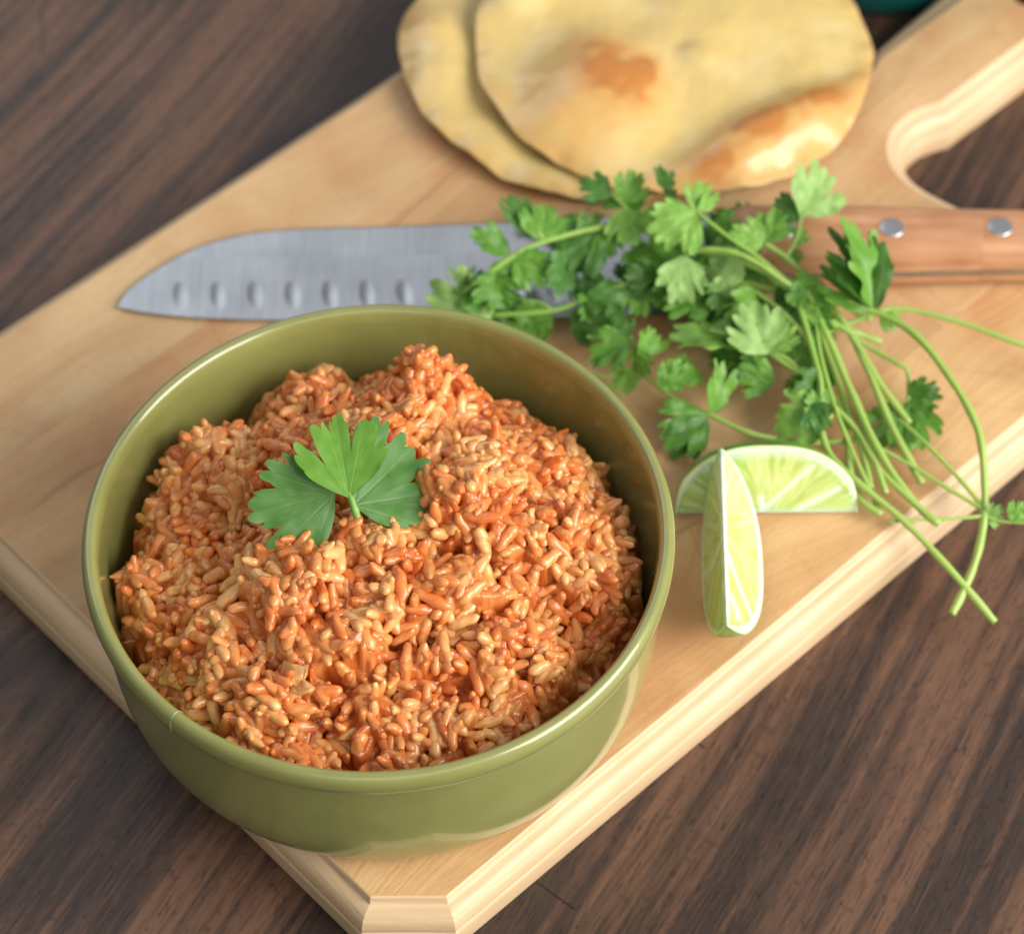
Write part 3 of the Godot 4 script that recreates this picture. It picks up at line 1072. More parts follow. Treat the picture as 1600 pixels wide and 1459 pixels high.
func limes() -> void:
	var d := Vector3(-0.0015, -0.0022, 0.0585).normalized()
	var up := Vector3(-0.20, 1, 0)
	up = (up - d * up.dot(d)).normalized()
	lime("lime_wedge", "narrow lime wedge lying on its rind with thin core edge up, beside the bowl", Transform3D(Basis(d, up, d.cross(up)), Vector3(0.0583, TOP + 0.0200, -0.4356)), 0.0295, 0.0205, -PI / 2.0 - 0.43, -PI / 2.0 + 0.43,
		[[[-26.0, 0.3, 26.0, 0.4, 0.7], [2.0, 0.0, 4.0, 9.0, 0.9], [4.0, 9.0, 1.5, 20.0, 1.0]], [[-26.0, 0.5, 26.0, 0.8, 1.3], [5.0, 1.0, 15.0, 8.0, 1.6], [19.0, 3.0, 24.0, 6.0, 1.6], [8.0, 3.0, 22.0, 14.0, 1.2]]], 101)
	lime("lime_wedge", "broad lime wedge with its flat cut side facing forward, behind the narrow one", Transform3D(Basis(Vector3(1, 0, 0), Vector3(0, 1, 0), Vector3(0, 0, 1)), Vector3(0.0729, TOP + 0.0012, -0.4570)), 0.0262, 0.0205, 0.02, 1.02,
		[[[-20.0, 1.0, 20.0, 1.0, 1.0]], [[-24.0, 0.0, 24.0, 0.2, 1.0], [-1.0, 1.0, 13.0, 14.5, 1.0], [8.0, 0.5, 20.5, 7.5, 1.2], [-1.0, 1.0, -1.5, 5.0, 1.4], [-12.0, 0.0, -14.0, 13.0, 0.6]]], 107)

# ---------- cilantro ----------
# A fan-shaped leaf from its base along +X, normal +Y; lobes are [angle, length, half width in radians]
func leaf(kind: Array, fold: float, curl: float, ruffle: float, sd: int, tint: Color, vein: Color) -> ArrayMesh:
	var nz := fnl(sd, 1.6, 2)
	var m := 260
	var k := 12
	var lim: float = kind[0]
	var v := PackedVector3Array()
	var col := PackedColorArray()
	var phase := sd * 1.7
	for j in m:
		var th := lerpf(-lim, lim, float(j) / (m - 1))
		var R := pow(maxf(1.0 - pow(absf(th) / lim, kind[1]), 0.0), kind[2])
		R *= 1.0 + 0.10 * nz.get_noise_2d(th * 1.1, 40.0)
		for c in kind[3]:
			var q := maxf(1.0 - absf(th - c[0]) / c[2], 0.0)
			R *= 1.0 - c[1] * pow(q, 1.4)
		var saw := absf(sin(th * kind[4] * 0.8 + phase))
		R *= 1.0 - kind[5] * (1.0 - pow(saw, 0.55))
		for i in k:
			var t := float(i) / (k - 1)
			var r := R * t
			var x := r * cos(th)
			var z := r * sin(th)
			var y := absf(z) * fold - curl * x * x + ruffle * nz.get_noise_2d(x * 1.3, z * 1.3) * (0.3 + t) + ruffle * 0.12 * sin(th * 5.0 + sd) * t * t
			var vn := 0.0
			for a in kind[6]:
				var off := absf(th - a) * r
				vn = maxf(vn, (1.0 - smoothstep(0.003, 0.018, off)) * (1.0 - t * 0.75))
			var lat := fposmod(r * 6.0 - absf(th) * 2.2, 1.0)
			var side_vein := (1.0 - smoothstep(0.0, 0.16, absf(lat - 0.5))) * 0.20 * (1.0 - t * 0.4)
			y -= vn * 0.003
			v.append(Vector3(x, y, z))
			var c2 := tint.lerp(vein, maxf(vn * 0.26, side_vein))
			var g := nz.get_noise_2d(x * 3.0 + 7.0, z * 3.0) * 0.22
			col.append(Color(c2.r * (1.0 + g), c2.g * (1.0 + g * 0.7), c2.b * (1.0 + g)))
	return build(v, grid_idx(m, k, false), col)

# half angle, two falloff powers, notches [angle, depth, half width], teeth per radian, tooth depth, vein angles
const KINDS := [
	[1.10, 3.0, 0.55, [[-0.40, 0.38, 0.13], [0.42, 0.36, 0.13]], 17.0, 0.17, [0.0, 0.72, -0.72]],
	[0.78, 2.6, 0.60, [[-0.24, 0.34, 0.11], [0.27, 0.30, 0.10]], 20.0, 0.17, [0.0, 0.48, -0.45]],
	[1.25, 3.4, 0.60, [[-0.46, 0.34, 0.14], [0.48, 0.30, 0.12], [0.9, 0.15, 0.1]], 15.0, 0.17, [0.0, 0.78, -0.8]],
	[1.06, 3.2, 0.50, [[-0.46, 0.52, 0.12], [0.20, 0.46, 0.09], [0.62, 0.20, 0.07], [-0.12, 0.17, 0.05]], 24.0, 0.10, [-0.12, 0.36, -0.72, 0.02]],
	[1.42, 2.2, 0.62, [[-0.30, 0.26, 0.09], [0.34, 0.30, 0.10], [0.80, 0.20, 0.08], [-0.84, 0.18, 0.08]], 21.0, 0.13, [0.0, 0.55, -0.55, 1.0, -1.0]]]
const GREENS := [Color(0.105, 0.265, 0.032), Color(0.155, 0.355, 0.048), Color(0.235, 0.450, 0.080), Color(0.060, 0.165, 0.024), Color(0.31, 0.505, 0.150), Color(0.082, 0.215, 0.044)]
var leaf_mats := {}

func leaf_mat() -> StandardMaterial3D:
	if not leaf_mats.has(0):
		var m := mat(Color.WHITE, 0.42, {"vertex_color_use_as_albedo": true, "metallic_specular": 0.42, "backlight_enabled": true, "backlight": Color(0.62, 0.74, 0.36)})
		m.albedo_color = Color.WHITE
		leaf_mats[0] = m
	return leaf_mats[0]

# leaf data: base, tip (mm), kind, colour, roll, fold, curl
func put_leaf(root: Node3D, l: Array, sd: int) -> void:
	var p := Vector3(l[0], l[1] + TOP * 1000.0, l[2]) * 0.001
	var q := Vector3(l[3], l[4] + TOP * 1000.0, l[5]) * 0.001
	var d := (q - p)
	var size := d.length()
	d /= size
	var to_eye := Vector3(0, 0.8, 0.6)
	var n := (to_eye - d * to_eye.dot(d)).normalized()
	n = n.rotated(d, l[8])
	var tint: Color = GREENS[l[7]]
	var mesh := leaf(KINDS[l[6]], l[9], l[10], l[11] if l.size() > 11 else 0.075, sd, tint, tint.lerp(Color(0.42, 0.55, 0.25), 0.6))
	var b := Basis(d, n, d.cross(n)).scaled(Vector3.ONE)
	part("leaf", mesh, leaf_mat(), root, Transform3D(b * size, p))

func sprig(label: String, stems: Array, leaves: Array, sd: int) -> void:
	var root := thing("cilantro_sprig", label, "cilantro", Vector3.ZERO, "cilantro sprigs piled on the board")
	var v := PackedVector3Array()
	var idx := PackedInt32Array()
	var col := PackedColorArray()
	for s in stems:
		var pts := []
		var w: Array = s[1]
		for k in range(0, w.size(), 3):
			pts.append(Vector3(w[k], w[k + 1] + TOP * 1000.0, w[k + 2]) * 0.001)
		var path := smooth_line(pts, 6)
		tube(v, idx, col, path, s[0][0] * 0.001, s[0][1] * 0.001, Color(0.36, 0.50, 0.12), Color(0.24, 0.42, 0.075))
	var sm := mat(Color.WHITE, 0.38, {"vertex_color_use_as_albedo": true, "metallic_specular": 0.5, "subsurf_scatter_enabled": true, "subsurf_scatter_strength": 0.1})
	sm.albedo_color = Color.WHITE
	part("stem", build(v, idx, col), sm, root)
	var k := 0
	for l in leaves:
		put_leaf(root, l, sd * 20 + k)
		k += 1

func cilantro() -> void:
	sprig("short thick cilantro sprig lying across the knife handle, pale cut stem end",
		[[[1.17, 0.94], [107.9, 9.0, -522.6, 99.2, 13.0, -525.8, 91.8, 17.0, -529.4, 82.1, 23.0, -535.4, 75.7, 26.0, -538.4]], [[0.62, 0.47], [82.1, 23.0, -535.4, 85.6, 26.0, -540.8, 87.3, 27.0, -549.0]]],
		[[76.1, 26.0, -538.4, 66.4, 30.6, -539.4, 0, 2, 0.1, 0.12, 0.15], [76.1, 26.0, -538.4, 80.5, 32.4, -546.1, 0, 1, -0.3, 0.12, 0.15], [75.7, 26.0, -537.9, 69.0, 22.4, -537.0, 1, 1, 0.3, 0.12, 0.15], [86.8, 27.0, -548.2, 96.5, 36.1, -560.1, 0, 4, 0.35, 0.3, 0.3], [87.0, 26.0, -547.3, 80.1, 29.6, -554.7, 0, 5, -0.2, 0.12, 0.15], [84.6, 23.0, -539.7, 88.8, 24.8, -546.3, 1, 1, 0.2, 0.12, 0.15], [81.0, 22.0, -535.5, 88.0, 22.0, -536.6, 1, 0, 0.5, 0.12, 0.15], [80.9, 14.4, -521.0, 84.4, 19.3, -528.3, 0, 3, 0.28, 0.12, 0.2], [66.1, 9.3, -543.5, 57.5, 8.3, -535.8, 0, 0, 0.23, 0.17, 0.2], [69.1, 5.0, -525.3, 59.8, 7.7, -516.0, 1, 0, -0.37, 0.34, 0.2], [64.0, 6.3, -527.1, 72.1, 6.8, -528.7, 0, 5, 0.38, 0.24, 0.2], [68.5, 9.4, -518.6, 72.0, 7.7, -508.5, 1, 0, 0.44, 0.13, 0.2], [72.5, 13.9, -519.2, 64.0, 12.6, -525.7, 2, 1, -0.02, 0.14, 0.2], [78.2, 4.3, -530.8, 89.1, 8.0, -523.2, 1, 0, 0.05, 0.18, 0.2]], 1)
	sprig("cilantro sprig with a pale arching double stem over the middle of the pile",
		[[[1.09, 0.86], [103.2, 4.0, -463.3, 101.8, 6.0, -474.1, 99.1, 8.0, -485.0, 93.2, 13.0, -505.6, 88.2, 19.0, -520.9, 79.0, 25.0, -525.8, 71.8, 28.0, -529.5, 65.1, 29.0, -532.4, 57.5, 28.0, -534.2, 51.4, 25.0, -535.2]], [[0.7, 0.62], [88.3, 18.0, -521.0, 79.1, 23.0, -525.8, 71.9, 26.0, -529.2, 65.3, 27.0, -532.7, 58.4, 26.0, -535.0]]],
		[[51.4, 25.0, -535.2, 50.4, 19.5, -522.0, 0, 4, 0, 0.1, 0.3], [51.8, 25.0, -535.2, 40.8, 15.0, -533.0, 0, 1, 0.3, 0.12, 0.15], [69.8, 22.0, -529.8, 58.2, 20.2, -535.2, 2, 4, 0.2, 0.12, 0.15], [67.1, 20.0, -530.6, 60.6, 12.7, -523.6, 0, 4, -0.2, 0.12, 0.15], [51.5, 25.0, -535.7, 43.4, 21.4, -539.0, 0, 0, 0.2, 0.12, 0.15], [58.4, 12.7, -528.9, 47.3, 17.9, -521.3, 0, 0, 0.43, 0.33, 0.2], [58.4, 5.5, -547.8, 46.7, 9.1, -546.5, 2, 1, -0.46, 0.33, 0.2], [47.2, 8.8, -545.4, 37.7, 13.7, -549.0, 0, 1, 0.19, 0.14, 0.2], [76.8, 10.8, -535.9, 75.3, 14.2, -541.8, 0, 5, 0.03, 0.17, 0.2], [53.1, 9.9, -537.8, 58.1, 8.5, -547.7, 0, 3, -0.17, 0.11, 0.2], [84.8, 9.8, -538.3, 92.4, 9.2, -529.8, 2, 0, -0.44, 0.18, 0.2], [48.5, 11.3, -528.2, 42.4, 16.5, -529.3, 2, 3, -0.23, 0.19, 0.2], [82.6, 6.5, -553.1, 87.1, 11.5, -557.9, 2, 0, -0.41, 0.13, 0.2], [75.2, 14.8, -526.2, 67.0, 18.1, -514.9, 0, 1, -0.14, 0.26, 0.2], [55.2, 8.1, -542.1, 56.6, 13.2, -548.6, 0, 5, 0.35, 0.19, 0.2], [76.2, 11.0, -543.5, 74.0, 14.1, -532.0, 2, 1, -0.23, 0.15, 0.2]], 2)
	sprig("cilantro sprig reaching up to the tortilla, with light leaves at its tip",
		[[[0.94, 0.62], [107.0, 5.0, -460.9, 103.3, 8.0, -476.9, 97.7, 12.0, -499.8, 90.1, 18.0, -518.0, 81.8, 23.0, -525.7, 72.1, 27.0, -533.1, 64.4, 30.0, -537.6, 55.5, 33.0, -544.7]], [[0.62, 0.47], [55.5, 33.0, -544.7, 50.2, 33.0, -549.0, 46.5, 32.0, -552.3]]],
		[[55.5, 33.0, -544.7, 43.5, 32.1, -534.7, 2, 2, 0.1, 0.1, 0.2], [55.5, 33.0, -544.7, 58.1, 37.5, -553.5, 0, 2, 0.1, 0.12, 0.15], [55.5, 33.0, -544.7, 60.9, 35.7, -548.3, 1, 2, 0.4, 0.12, 0.15], [46.9, 32.0, -551.8, 45.2, 35.6, -561.7, 1, 3, 0.6, 0.4, 0.15], [46.9, 32.0, -551.8, 50.0, 33.8, -553.1, 1, 3, 0.2, 0.3, 0.15], [81.5, 16.1, -547.5, 88.9, 17.6, -550.1, 2, 1, 0.02, 0.21, 0.2], [52.7, 13.7, -536.7, 61.7, 17.1, -537.4, 1, 0, 0.12, 0.33, 0.2], [65.1, 16.1, -531.4, 61.3, 16.3, -521.7, 0, 0, -0.34, 0.18, 0.2], [72.6, 4.6, -564.2, 68.7, 6.2, -573.1, 0, 0, -0.45, 0.09, 0.2], [59.6, 10.5, -560.1, 61.8, 11.5, -551.9, 0, 5, -0.3, 0.27, 0.2], [60.9, 16.1, -549.6, 72.1, 19.3, -550.2, 2, 0, 0.05, 0.14, 0.2], [58.4, 8.9, -551.0, 67.3, 8.0, -554.6, 1, 5, 0.14, 0.16, 0.2], [51.8, 17.6, -540.7, 40.4, 20.2, -543.3, 2, 2, -0.5, 0.08, 0.2], [67.4, 16.5, -540.9, 73.6, 17.4, -531.8, 1, 0, -0.01, 0.19, 0.2]], 3)
	sprig("cilantro sprig lying nearest the bowl rim, its leaves reaching behind the bowl",
		[[[1.17, 0.78], [117.9, 4.0, -465.0, 110.2, 8.0, -484.0, 103.8, 12.0, -504.4, 97.4, 16.0, -516.9, 85.9, 17.0, -523.9, 67.6, 15.0, -533.5, 49.1, 16.0, -538.7, 36.9, 14.0, -534.1, 23.4, 12.0, -529.9, 12.6, 10.0, -526.4, -4.9, 8.0, -526.5]], [[0.55, 0.39], [12.6, 10.0, -526.4, 6.1, 10.0, -530.3, -7.4, 8.0, -529.6]]],
		[[20.5, 12.0, -528.4, 36.1, 14.7, -527.7, 1, 5, 0.5, 0.1, 0.15], [17.6, 9.0, -525.4, 29.6, 9.0, -518.9, 0, 3, 0.2, 0.12, 0.15], [-4.5, 8.0, -526.5, -25.4, 12.6, -529.7, 0, 4, 0.1, 0.12, 0.15], [12.8, 9.0, -526.8, 1.4, 6.3, -521.6, 0, 0, 0.1, 0.12, 0.15], [-6.4, 8.0, -529.1, -14.2, 15.3, -532.5, 0, 0, 0.4, 0.12, 0.15], [38.8, 14.0, -534.1, 38.6, 10.4, -523.4, 0, 1, 0.2, 0.12, 0.15], [27.3, 12.0, -531.4, 21.3, 13.8, -537.5, 0, 3, 0.3, 0.12, 0.15], [50.6, 15.0, -539.8, 53.9, 6.8, -526.9, 0, 0, 0.2, 0.12, 0.15], [6.1, 10.0, -530.3, -6.2, 6.4, -524.3, 0, 3, 0.0, 0.12, 0.15], [36.2, 12.3, -529.4, 41.1, 15.9, -532.6, 2, 3, -0.25, 0.06, 0.2], [51.4, 4.3, -538.0, 58.7, 7.3, -538.8, 1, 0, -0.21, 0.28, 0.2], [43.4, 17.1, -533.6, 34.7, 21.0, -532.0, 0, 3, -0.23, 0.1, 0.2], [53.4, 13.0, -530.6, 45.8, 15.6, -534.6, 0, 0, 0.26, 0.14, 0.2], [25.5, 10.5, -532.1, 22.4, 11.3, -521.9, 0, 0, -0.5, 0.22, 0.2], [35.1, 10.0, -537.8, 31.9, 14.1, -541.9, 1, 3, -0.02, 0.25, 0.2], [36.7, 8.3, -521.1, 25.7, 6.5, -520.3, 1, 5, -0.21, 0.28, 0.2], [48.9, 11.0, -536.0, 38.7, 11.6, -534.1, 0, 3, 0.09, 0.29, 0.2], [-3.1, 13.3, -532.4, 1.8, 11.7, -544.3, 1, 0, 0.5, 0.26, 0.2], [-4.3, 17.3, -515.0, -2.3, 20.7, -502.1, 0, 1, 0.21, 0.18, 0.2], [4.0, 7.0, -538.9, 6.5, 9.2, -544.3, 1, 2, -0.43, 0.07, 0.2], [27.9, 10.0, -523.2, 33.8, 10.5, -528.3, 1, 3, -0.15, 0.25, 0.2], [49.0, 13.5, -533.8, 45.7, 13.8, -523.8, 0, 1, -0.44, 0.12, 0.2]], 4)
	sprig("cilantro sprig with a long stem over the blade and dark leaves at its tip",
		[[[1.09, 0.86], [116.2, 6.0, -485.5, 108.4, 10.0, -496.8, 101.9, 14.0, -509.1, 93.3, 18.0, -522.5, 76.9, 19.0, -533.1, 58.2, 18.0, -541.9, 43.0, 20.0, -548.8, 29.1, 22.0, -549.2, 10.1, 22.0, -543.4, 0.3, 20.0, -539.1, -8.2, 16.0, -534.6, -15.0, 12.0, -531.0]], [[0.62, 0.47], [10.1, 22.0, -543.4, 7.8, 24.0, -547.3, 6.1, 22.0, -544.8]]],
		[[-0.3, 20.0, -539.4, -12.1, 28.2, -543.3, 1, 0, 0.5, 0.45, 0.1], [9.3, 22.0, -543.2, 11.0, 29.3, -553.0, 2, 1, 0.1, 0.15, 0.3], [0.5, 20.0, -538.9, 11.2, 17.3, -532.8, 0, 1, 0.1, 0.12, 0.15], [29.1, 22.0, -549.2, 13.2, 16.5, -539.9, 0, 5, 0.1, 0.12, 0.15], [6.1, 22.0, -544.8, -0.1, 29.3, -557.6, 1, 5, 0.6, 0.12, 0.15], [-7.8, 16.0, -534.8, -0.4, 10.5, -527.3, 0, 0, 0.2, 0.12, 0.15], [-14.6, 12.0, -531.0, -7.1, 14.7, -538.1, 1, 3, 0.4, 0.12, 0.15], [29.1, 22.0, -549.2, 29.3, 18.4, -540.5, 0, 0, 0.1, 0.12, 0.15], [0.5, 20.0, -538.9, -3.1, 12.7, -531.9, 0, 0, -0.2, 0.12, 0.15], [19.8, 22.0, -547.2, 25.1, 23.8, -553.1, 1, 0, 0.3, 0.12, 0.15], [45.1, 16.1, -548.9, 56.5, 17.6, -549.3, 1, 0, -0.37, 0.06, 0.2], [16.5, 11.1, -546.9, 28.1, 12.6, -542.7, 1, 3, -0.02, 0.15, 0.2], [43.9, 6.1, -564.1, 42.6, 11.2, -567.2, 0, 2, -0.38, 0.34, 0.2], [35.3, 9.0, -542.8, 41.9, 8.9, -534.6, 2, 5, 0.21, 0.29, 0.2], [18.5, 12.8, -541.8, 12.7, 18.0, -530.3, 2, 5, -0.46, 0.35, 0.2], [9.3, 6.6, -560.3, 16.4, 6.2, -557.6, 1, 3, 0.16, 0.15, 0.2], [21.7, 8.5, -555.6, 33.2, 10.1, -559.1, 0, 0, 0.15, 0.07, 0.2], [47.4, 5.5, -544.6, 36.9, 9.7, -539.0, 2, 2, -0.26, 0.19, 0.2], [-1.6, 13.6, -536.6, -9.9, 16.7, -525.0, 1, 0, -0.38, 0.25, 0.2], [13.6, 6.8, -548.3, 12.7, 5.2, -558.2, 0, 2, -0.42, 0.17, 0.2], [53.9, 8.0, -554.3, 49.4, 11.5, -541.9, 1, 0, 0.28, 0.1, 0.2], [9.0, 7.8, -562.5, 0.1, 9.3, -568.5, 1, 2, -0.09, 0.06, 0.2]], 5)
	sprig("cilantro sprig along the far side of the pile with dull grey-green tip leaves",
		[[[1.01, 0.7], [121.4, 3.0, -451.1, 106.9, 6.0, -467.0, 100.0, 9.0, -480.7, 90.8, 12.0, -492.6, 86.7, 17.0, -508.7, 72.8, 17.0, -527.3, 50.6, 17.0, -541.6, 41.0, 21.0, -548.5, 34.3, 26.0, -553.8, 30.5, 28.0, -557.3]], [[0.62, 0.47], [72.8, 17.0, -527.3, 63.3, 14.0, -523.7, 54.0, 12.0, -528.1]]],
		[[33.8, 26.0, -554.9, 38.7, 32.4, -561.8, 0, 1, 0.2, 0.2, 0.15], [30.5, 28.0, -556.7, 21.4, 30.7, -560.0, 0, 5, 0.3, 0.12, 0.15], [34.3, 26.0, -553.1, 35.8, 22.4, -541.0, 0, 2, 0.1, 0.12, 0.15], [41.0, 21.0, -548.5, 47.3, 23.7, -553.0, 0, 1, 0.2, 0.12, 0.15], [34.3, 26.0, -553.8, 27.4, 26.0, -556.8, 1, 0, 0.5, 0.12, 0.15], [54.0, 12.0, -528.1, 45.3, 12.0, -528.2, 0, 3, 0, 0.12, 0.15], [63.3, 14.0, -523.7, 65.0, 8.5, -517.0, 0, 0, 0, 0.12, 0.15], [50.6, 17.0, -541.6, 57.4, 14.3, -534.6, 0, 3, 0, 0.12, 0.15], [53.0, 5.3, -542.0, 43.9, 4.0, -544.3, 1, 0, 0.44, 0.07, 0.2], [41.9, 7.6, -567.3, 35.4, 8.7, -561.5, 2, 2, -0.45, 0.06, 0.2], [70.1, 11.4, -559.7, 60.6, 10.2, -561.4, 2, 0, -0.41, 0.35, 0.2], [38.5, 10.2, -564.2, 37.4, 11.0, -574.6, 1, 5, 0.27, 0.21, 0.2], [37.0, 16.5, -560.2, 37.5, 21.9, -566.5, 0, 0, -0.19, 0.08, 0.2], [62.0, 5.1, -546.9, 58.5, 5.1, -539.4, 0, 3, 0.47, 0.25, 0.2], [42.2, 15.1, -547.5, 41.6, 19.8, -532.2, 0, 0, -0.08, 0.14, 0.2], [60.6, 14.6, -545.9, 69.4, 17.0, -550.4, 1, 0, 0.32, 0.25, 0.2], [68.1, 15.4, -540.3, 65.8, 16.3, -547.9, 0, 1, -0.43, 0.1, 0.2], [41.5, 14.7, -542.6, 39.4, 16.9, -533.2, 0, 0, -0.45, 0.09, 0.2], [45.5, 7.2, -544.0, 55.7, 8.5, -546.2, 2, 0, -0.17, 0.05, 0.2], [54.1, 11.4, -541.2, 53.3, 10.9, -549.6, 0, 3, 0.26, 0.18, 0.2]], 6)
	sprig("cilantro sprig spreading flat on the near side, with two broad pale leaves",
		[[[1.09, 0.78], [105.2, 4.0, -453.9, 98.1, 5.0, -462.6, 96.5, 8.0, -489.1, 87.5, 11.0, -496.9, 76.0, 14.0, -505.7, 66.3, 15.0, -510.9, 58.8, 16.0, -513.3]], [[0.62, 0.55], [87.5, 11.0, -496.9, 81.0, 14.0, -503.7, 75.9, 15.0, -504.9]]],
		[[75.9, 15.0, -504.6, 69.1, 25.0, -515.6, 2, 4, 0.15, 0.15, 0.2], [75.9, 15.0, -504.6, 81.6, 21.4, -512.8, 0, 2, -0.3, 0.2, 0.15], [75.5, 13.0, -505.6, 63.9, 9.4, -502.9, 2, 2, 0.05, 0.1, 0.2], [70.9, 14.0, -508.2, 47.9, 17.6, -514.8, 1, 2, 0.9, 0.1, 0.2], [76.3, 13.0, -506.5, 57.4, 8.4, -513.2, 0, 0, 0.2, 0.12, 0.15], [87.6, 10.0, -497.7, 80.0, 8.2, -498.8, 1, 1, 0.2, 0.12, 0.15], [92.0, 8.0, -493.5, 85.9, 9.8, -505.8, 0, 0, 0.2, 0.12, 0.15], [67.2, 12.3, -513.4, 59.2, 11.8, -511.2, 0, 2, 0.44, 0.21, 0.2], [84.5, 9.9, -510.1, 93.3, 8.4, -504.5, 0, 0, 0.41, 0.12, 0.2], [75.6, 15.5, -510.3, 67.4, 15.9, -508.2, 2, 0, -0.13, 0.29, 0.2], [79.3, 10.9, -508.0, 85.8, 11.6, -511.4, 0, 0, -0.01, 0.06, 0.2], [59.6, 6.8, -522.9, 57.3, 10.8, -531.2, 2, 3, 0.18, 0.31, 0.2], [73.0, 11.2, -505.1, 67.2, 13.6, -498.2, 0, 3, -0.48, 0.25, 0.2], [72.6, 13.7, -508.7, 62.5, 15.1, -507.6, 0, 5, -0.35, 0.18, 0.2], [85.2, 8.0, -523.2, 87.1, 6.4, -532.9, 2, 5, 0.08, 0.28, 0.2]], 7)
	sprig("cilantro sprig with a thin stem curving along behind the lime, and folded leaves",
		[[[1.01, 0.7], [102.3, 6.0, -480.2, 91.9, 5.0, -479.4, 79.3, 5.0, -480.5, 69.0, 6.0, -482.4, 58.7, 6.0, -488.7, 48.3, 6.0, -495.3, 40.0, 8.0, -502.0, 38.0, 11.0, -506.6, 35.2, 15.0, -511.9]], [[0.47, 0.39], [40.0, 8.0, -502.0, 30.5, 6.0, -503.5, 24.9, 5.0, -505.6]]],
		[[58.5, 6.0, -489.1, 60.7, 18.7, -498.9, 1, 1, 0.8, 0.5, 0.1], [57.4, 6.0, -488.7, 43.7, 6.9, -479.4, 0, 0, 0.2, 0.2, 0.15], [57.4, 6.0, -488.7, 46.5, 4.2, -476.0, 1, 5, 0.1, 0.2, 0.15], [35.5, 15.0, -510.6, 23.1, 12.3, -505.2, 0, 0, 0.4, 0.3, 0.15], [37.9, 11.0, -505.4, 41.8, 17.4, -513.4, 1, 1, 0.6, 0.4, 0.15], [38.9, 9.0, -503.4, 28.6, 5.4, -500.2, 1, 2, 0.3, 0.12, 0.15], [36.5, 14.0, -509.0, 39.4, 10.4, -500.9, 1, 1, 0.5, 0.12, 0.15], [35.2, 15.0, -511.9, 31.9, 17.7, -517.5, 0, 3, 0.2, 0.12, 0.15], [59.9, 11.9, -511.4, 67.2, 14.4, -507.7, 0, 3, -0.31, 0.23, 0.2], [50.4, 10.8, -501.2, 49.4, 15.0, -505.0, 0, 1, -0.31, 0.19, 0.2], [42.5, 15.2, -493.1, 50.4, 19.5, -495.7, 0, 0, 0.17, 0.08, 0.2], [41.9, 10.2, -509.0, 42.9, 10.7, -518.5, 0, 2, 0.39, 0.21, 0.2], [48.0, 15.4, -493.6, 54.5, 15.0, -500.2, 2, 1, -0.33, 0.32, 0.2]], 8)
	sprig("cilantro sprig with a thin bent stalk and two dark leaves near the board's right edge",
		[[[0.94, 0.7], [84.0, 17.0, -523.4, 94.8, 17.0, -515.8, 104.7, 14.0, -508.4, 112.7, 14.0, -501.9, 116.0, 13.0, -499.3, 116.4, 9.0, -494.8, 116.1, 7.0, -492.1]], [[0.55, 0.39], [116.1, 7.0, -492.1, 118.2, 6.0, -490.5]]],
		[[116.3, 8.0, -493.2, 125.1, 11.6, -493.7, 2, 3, 0.3, 0.3, 0.15], [116.0, 7.0, -492.6, 117.9, 4.3, -477.4, 0, 1, 0.1, 0.12, 0.15], [115.6, 7.0, -492.1, 107.7, 4.3, -479.2, 0, 0, 0.2, 0.12, 0.15], [116.3, 8.0, -492.5, 120.7, 8.0, -485.9, 0, 0, 0.1, 0.12, 0.15]], 9)
	sprig("cilantro sprig with the long outermost stem bowing out over the board's edge",
		[[[1.09, 1.01], [123.7, -6.0, -426.3, 128.1, -3.0, -433.9, 132.0, 0.0, -442.8, 134.9, 3.0, -454.6, 135.4, 8.0, -466.2, 134.2, 13.0, -477.9, 128.1, 17.0, -491.8, 118.7, 20.0, -506.9, 109.0, 20.0, -515.3, 98.4, 22.0, -518.9, 92.0, 23.0, -522.6]], [[0.78, 0.55], [135.1, 3.0, -455.9, 123.9, 5.0, -463.3, 114.4, 6.0, -470.4, 101.9, 8.0, -478.6, 92.3, 10.0, -489.7]], [[0.78, 0.55], [135.1, 3.0, -456.4, 128.5, 6.0, -465.0, 119.2, 9.0, -476.0, 112.6, 9.0, -484.6]], [[0.55, 0.47], [134.3, 3.0, -453.9, 124.0, 3.0, -452.9, 113.4, 3.0, -452.7, 107.4, 3.0, -451.9]], [[0.55, 0.47], [134.8, 3.0, -453.9, 139.4, 3.0, -452.0, 145.4, 4.0, -450.6, 149.8, 5.0, -450.3]]],
		[[135.6, 3.0, -453.9, 139.6, 6.6, -454.0, 0, 4, 0.2, 0.12, 0.15], [141.8, 4.0, -451.1, 145.9, 8.6, -454.4, 0, 1, 0.2, 0.12, 0.15], [135.7, 3.0, -451.9, 139.2, 2.1, -451.0, 1, 2, 0.2, 0.12, 0.15], [107.4, 20.0, -516.1, 99.2, 38.2, -534.2, 1, 3, 0.35, 0.5, 0.35], [107.0, 20.0, -516.6, 103.5, 41.8, -532.7, 1, 1, 0.9, 0.3, 0.3], [107.0, 20.0, -516.6, 95.2, 29.1, -529.5, 0, 0, 0.3, 0.3, 0.3], [109.0, 19.0, -516.0, 114.5, 16.3, -513.3, 0, 2, 0.3, 0.12, 0.15], [93.0, 22.0, -522.7, 87.9, 20.2, -516.4, 0, 1, 0.2, 0.12, 0.15]], 10)
	sprig("single bare cilantro stalk running off to the right below the knife handle",
		[[[0.94, 0.78], [169.8, 8.0, -500.5, 158.9, 10.0, -506.3, 151.5, 12.0, -509.6, 131.3, 14.0, -518.0, 114.5, 15.0, -521.9, 102.7, 15.0, -517.5, 93.0, 14.0, -513.4]]],
		[[93.4, 14.0, -513.9, 84.8, 19.5, -513.4, 0, 1, 0.2, 0.12, 0.15], [93.5, 13.0, -514.3, 86.9, 12.1, -510.6, 0, 0, 0.2, 0.12, 0.15]], 11)
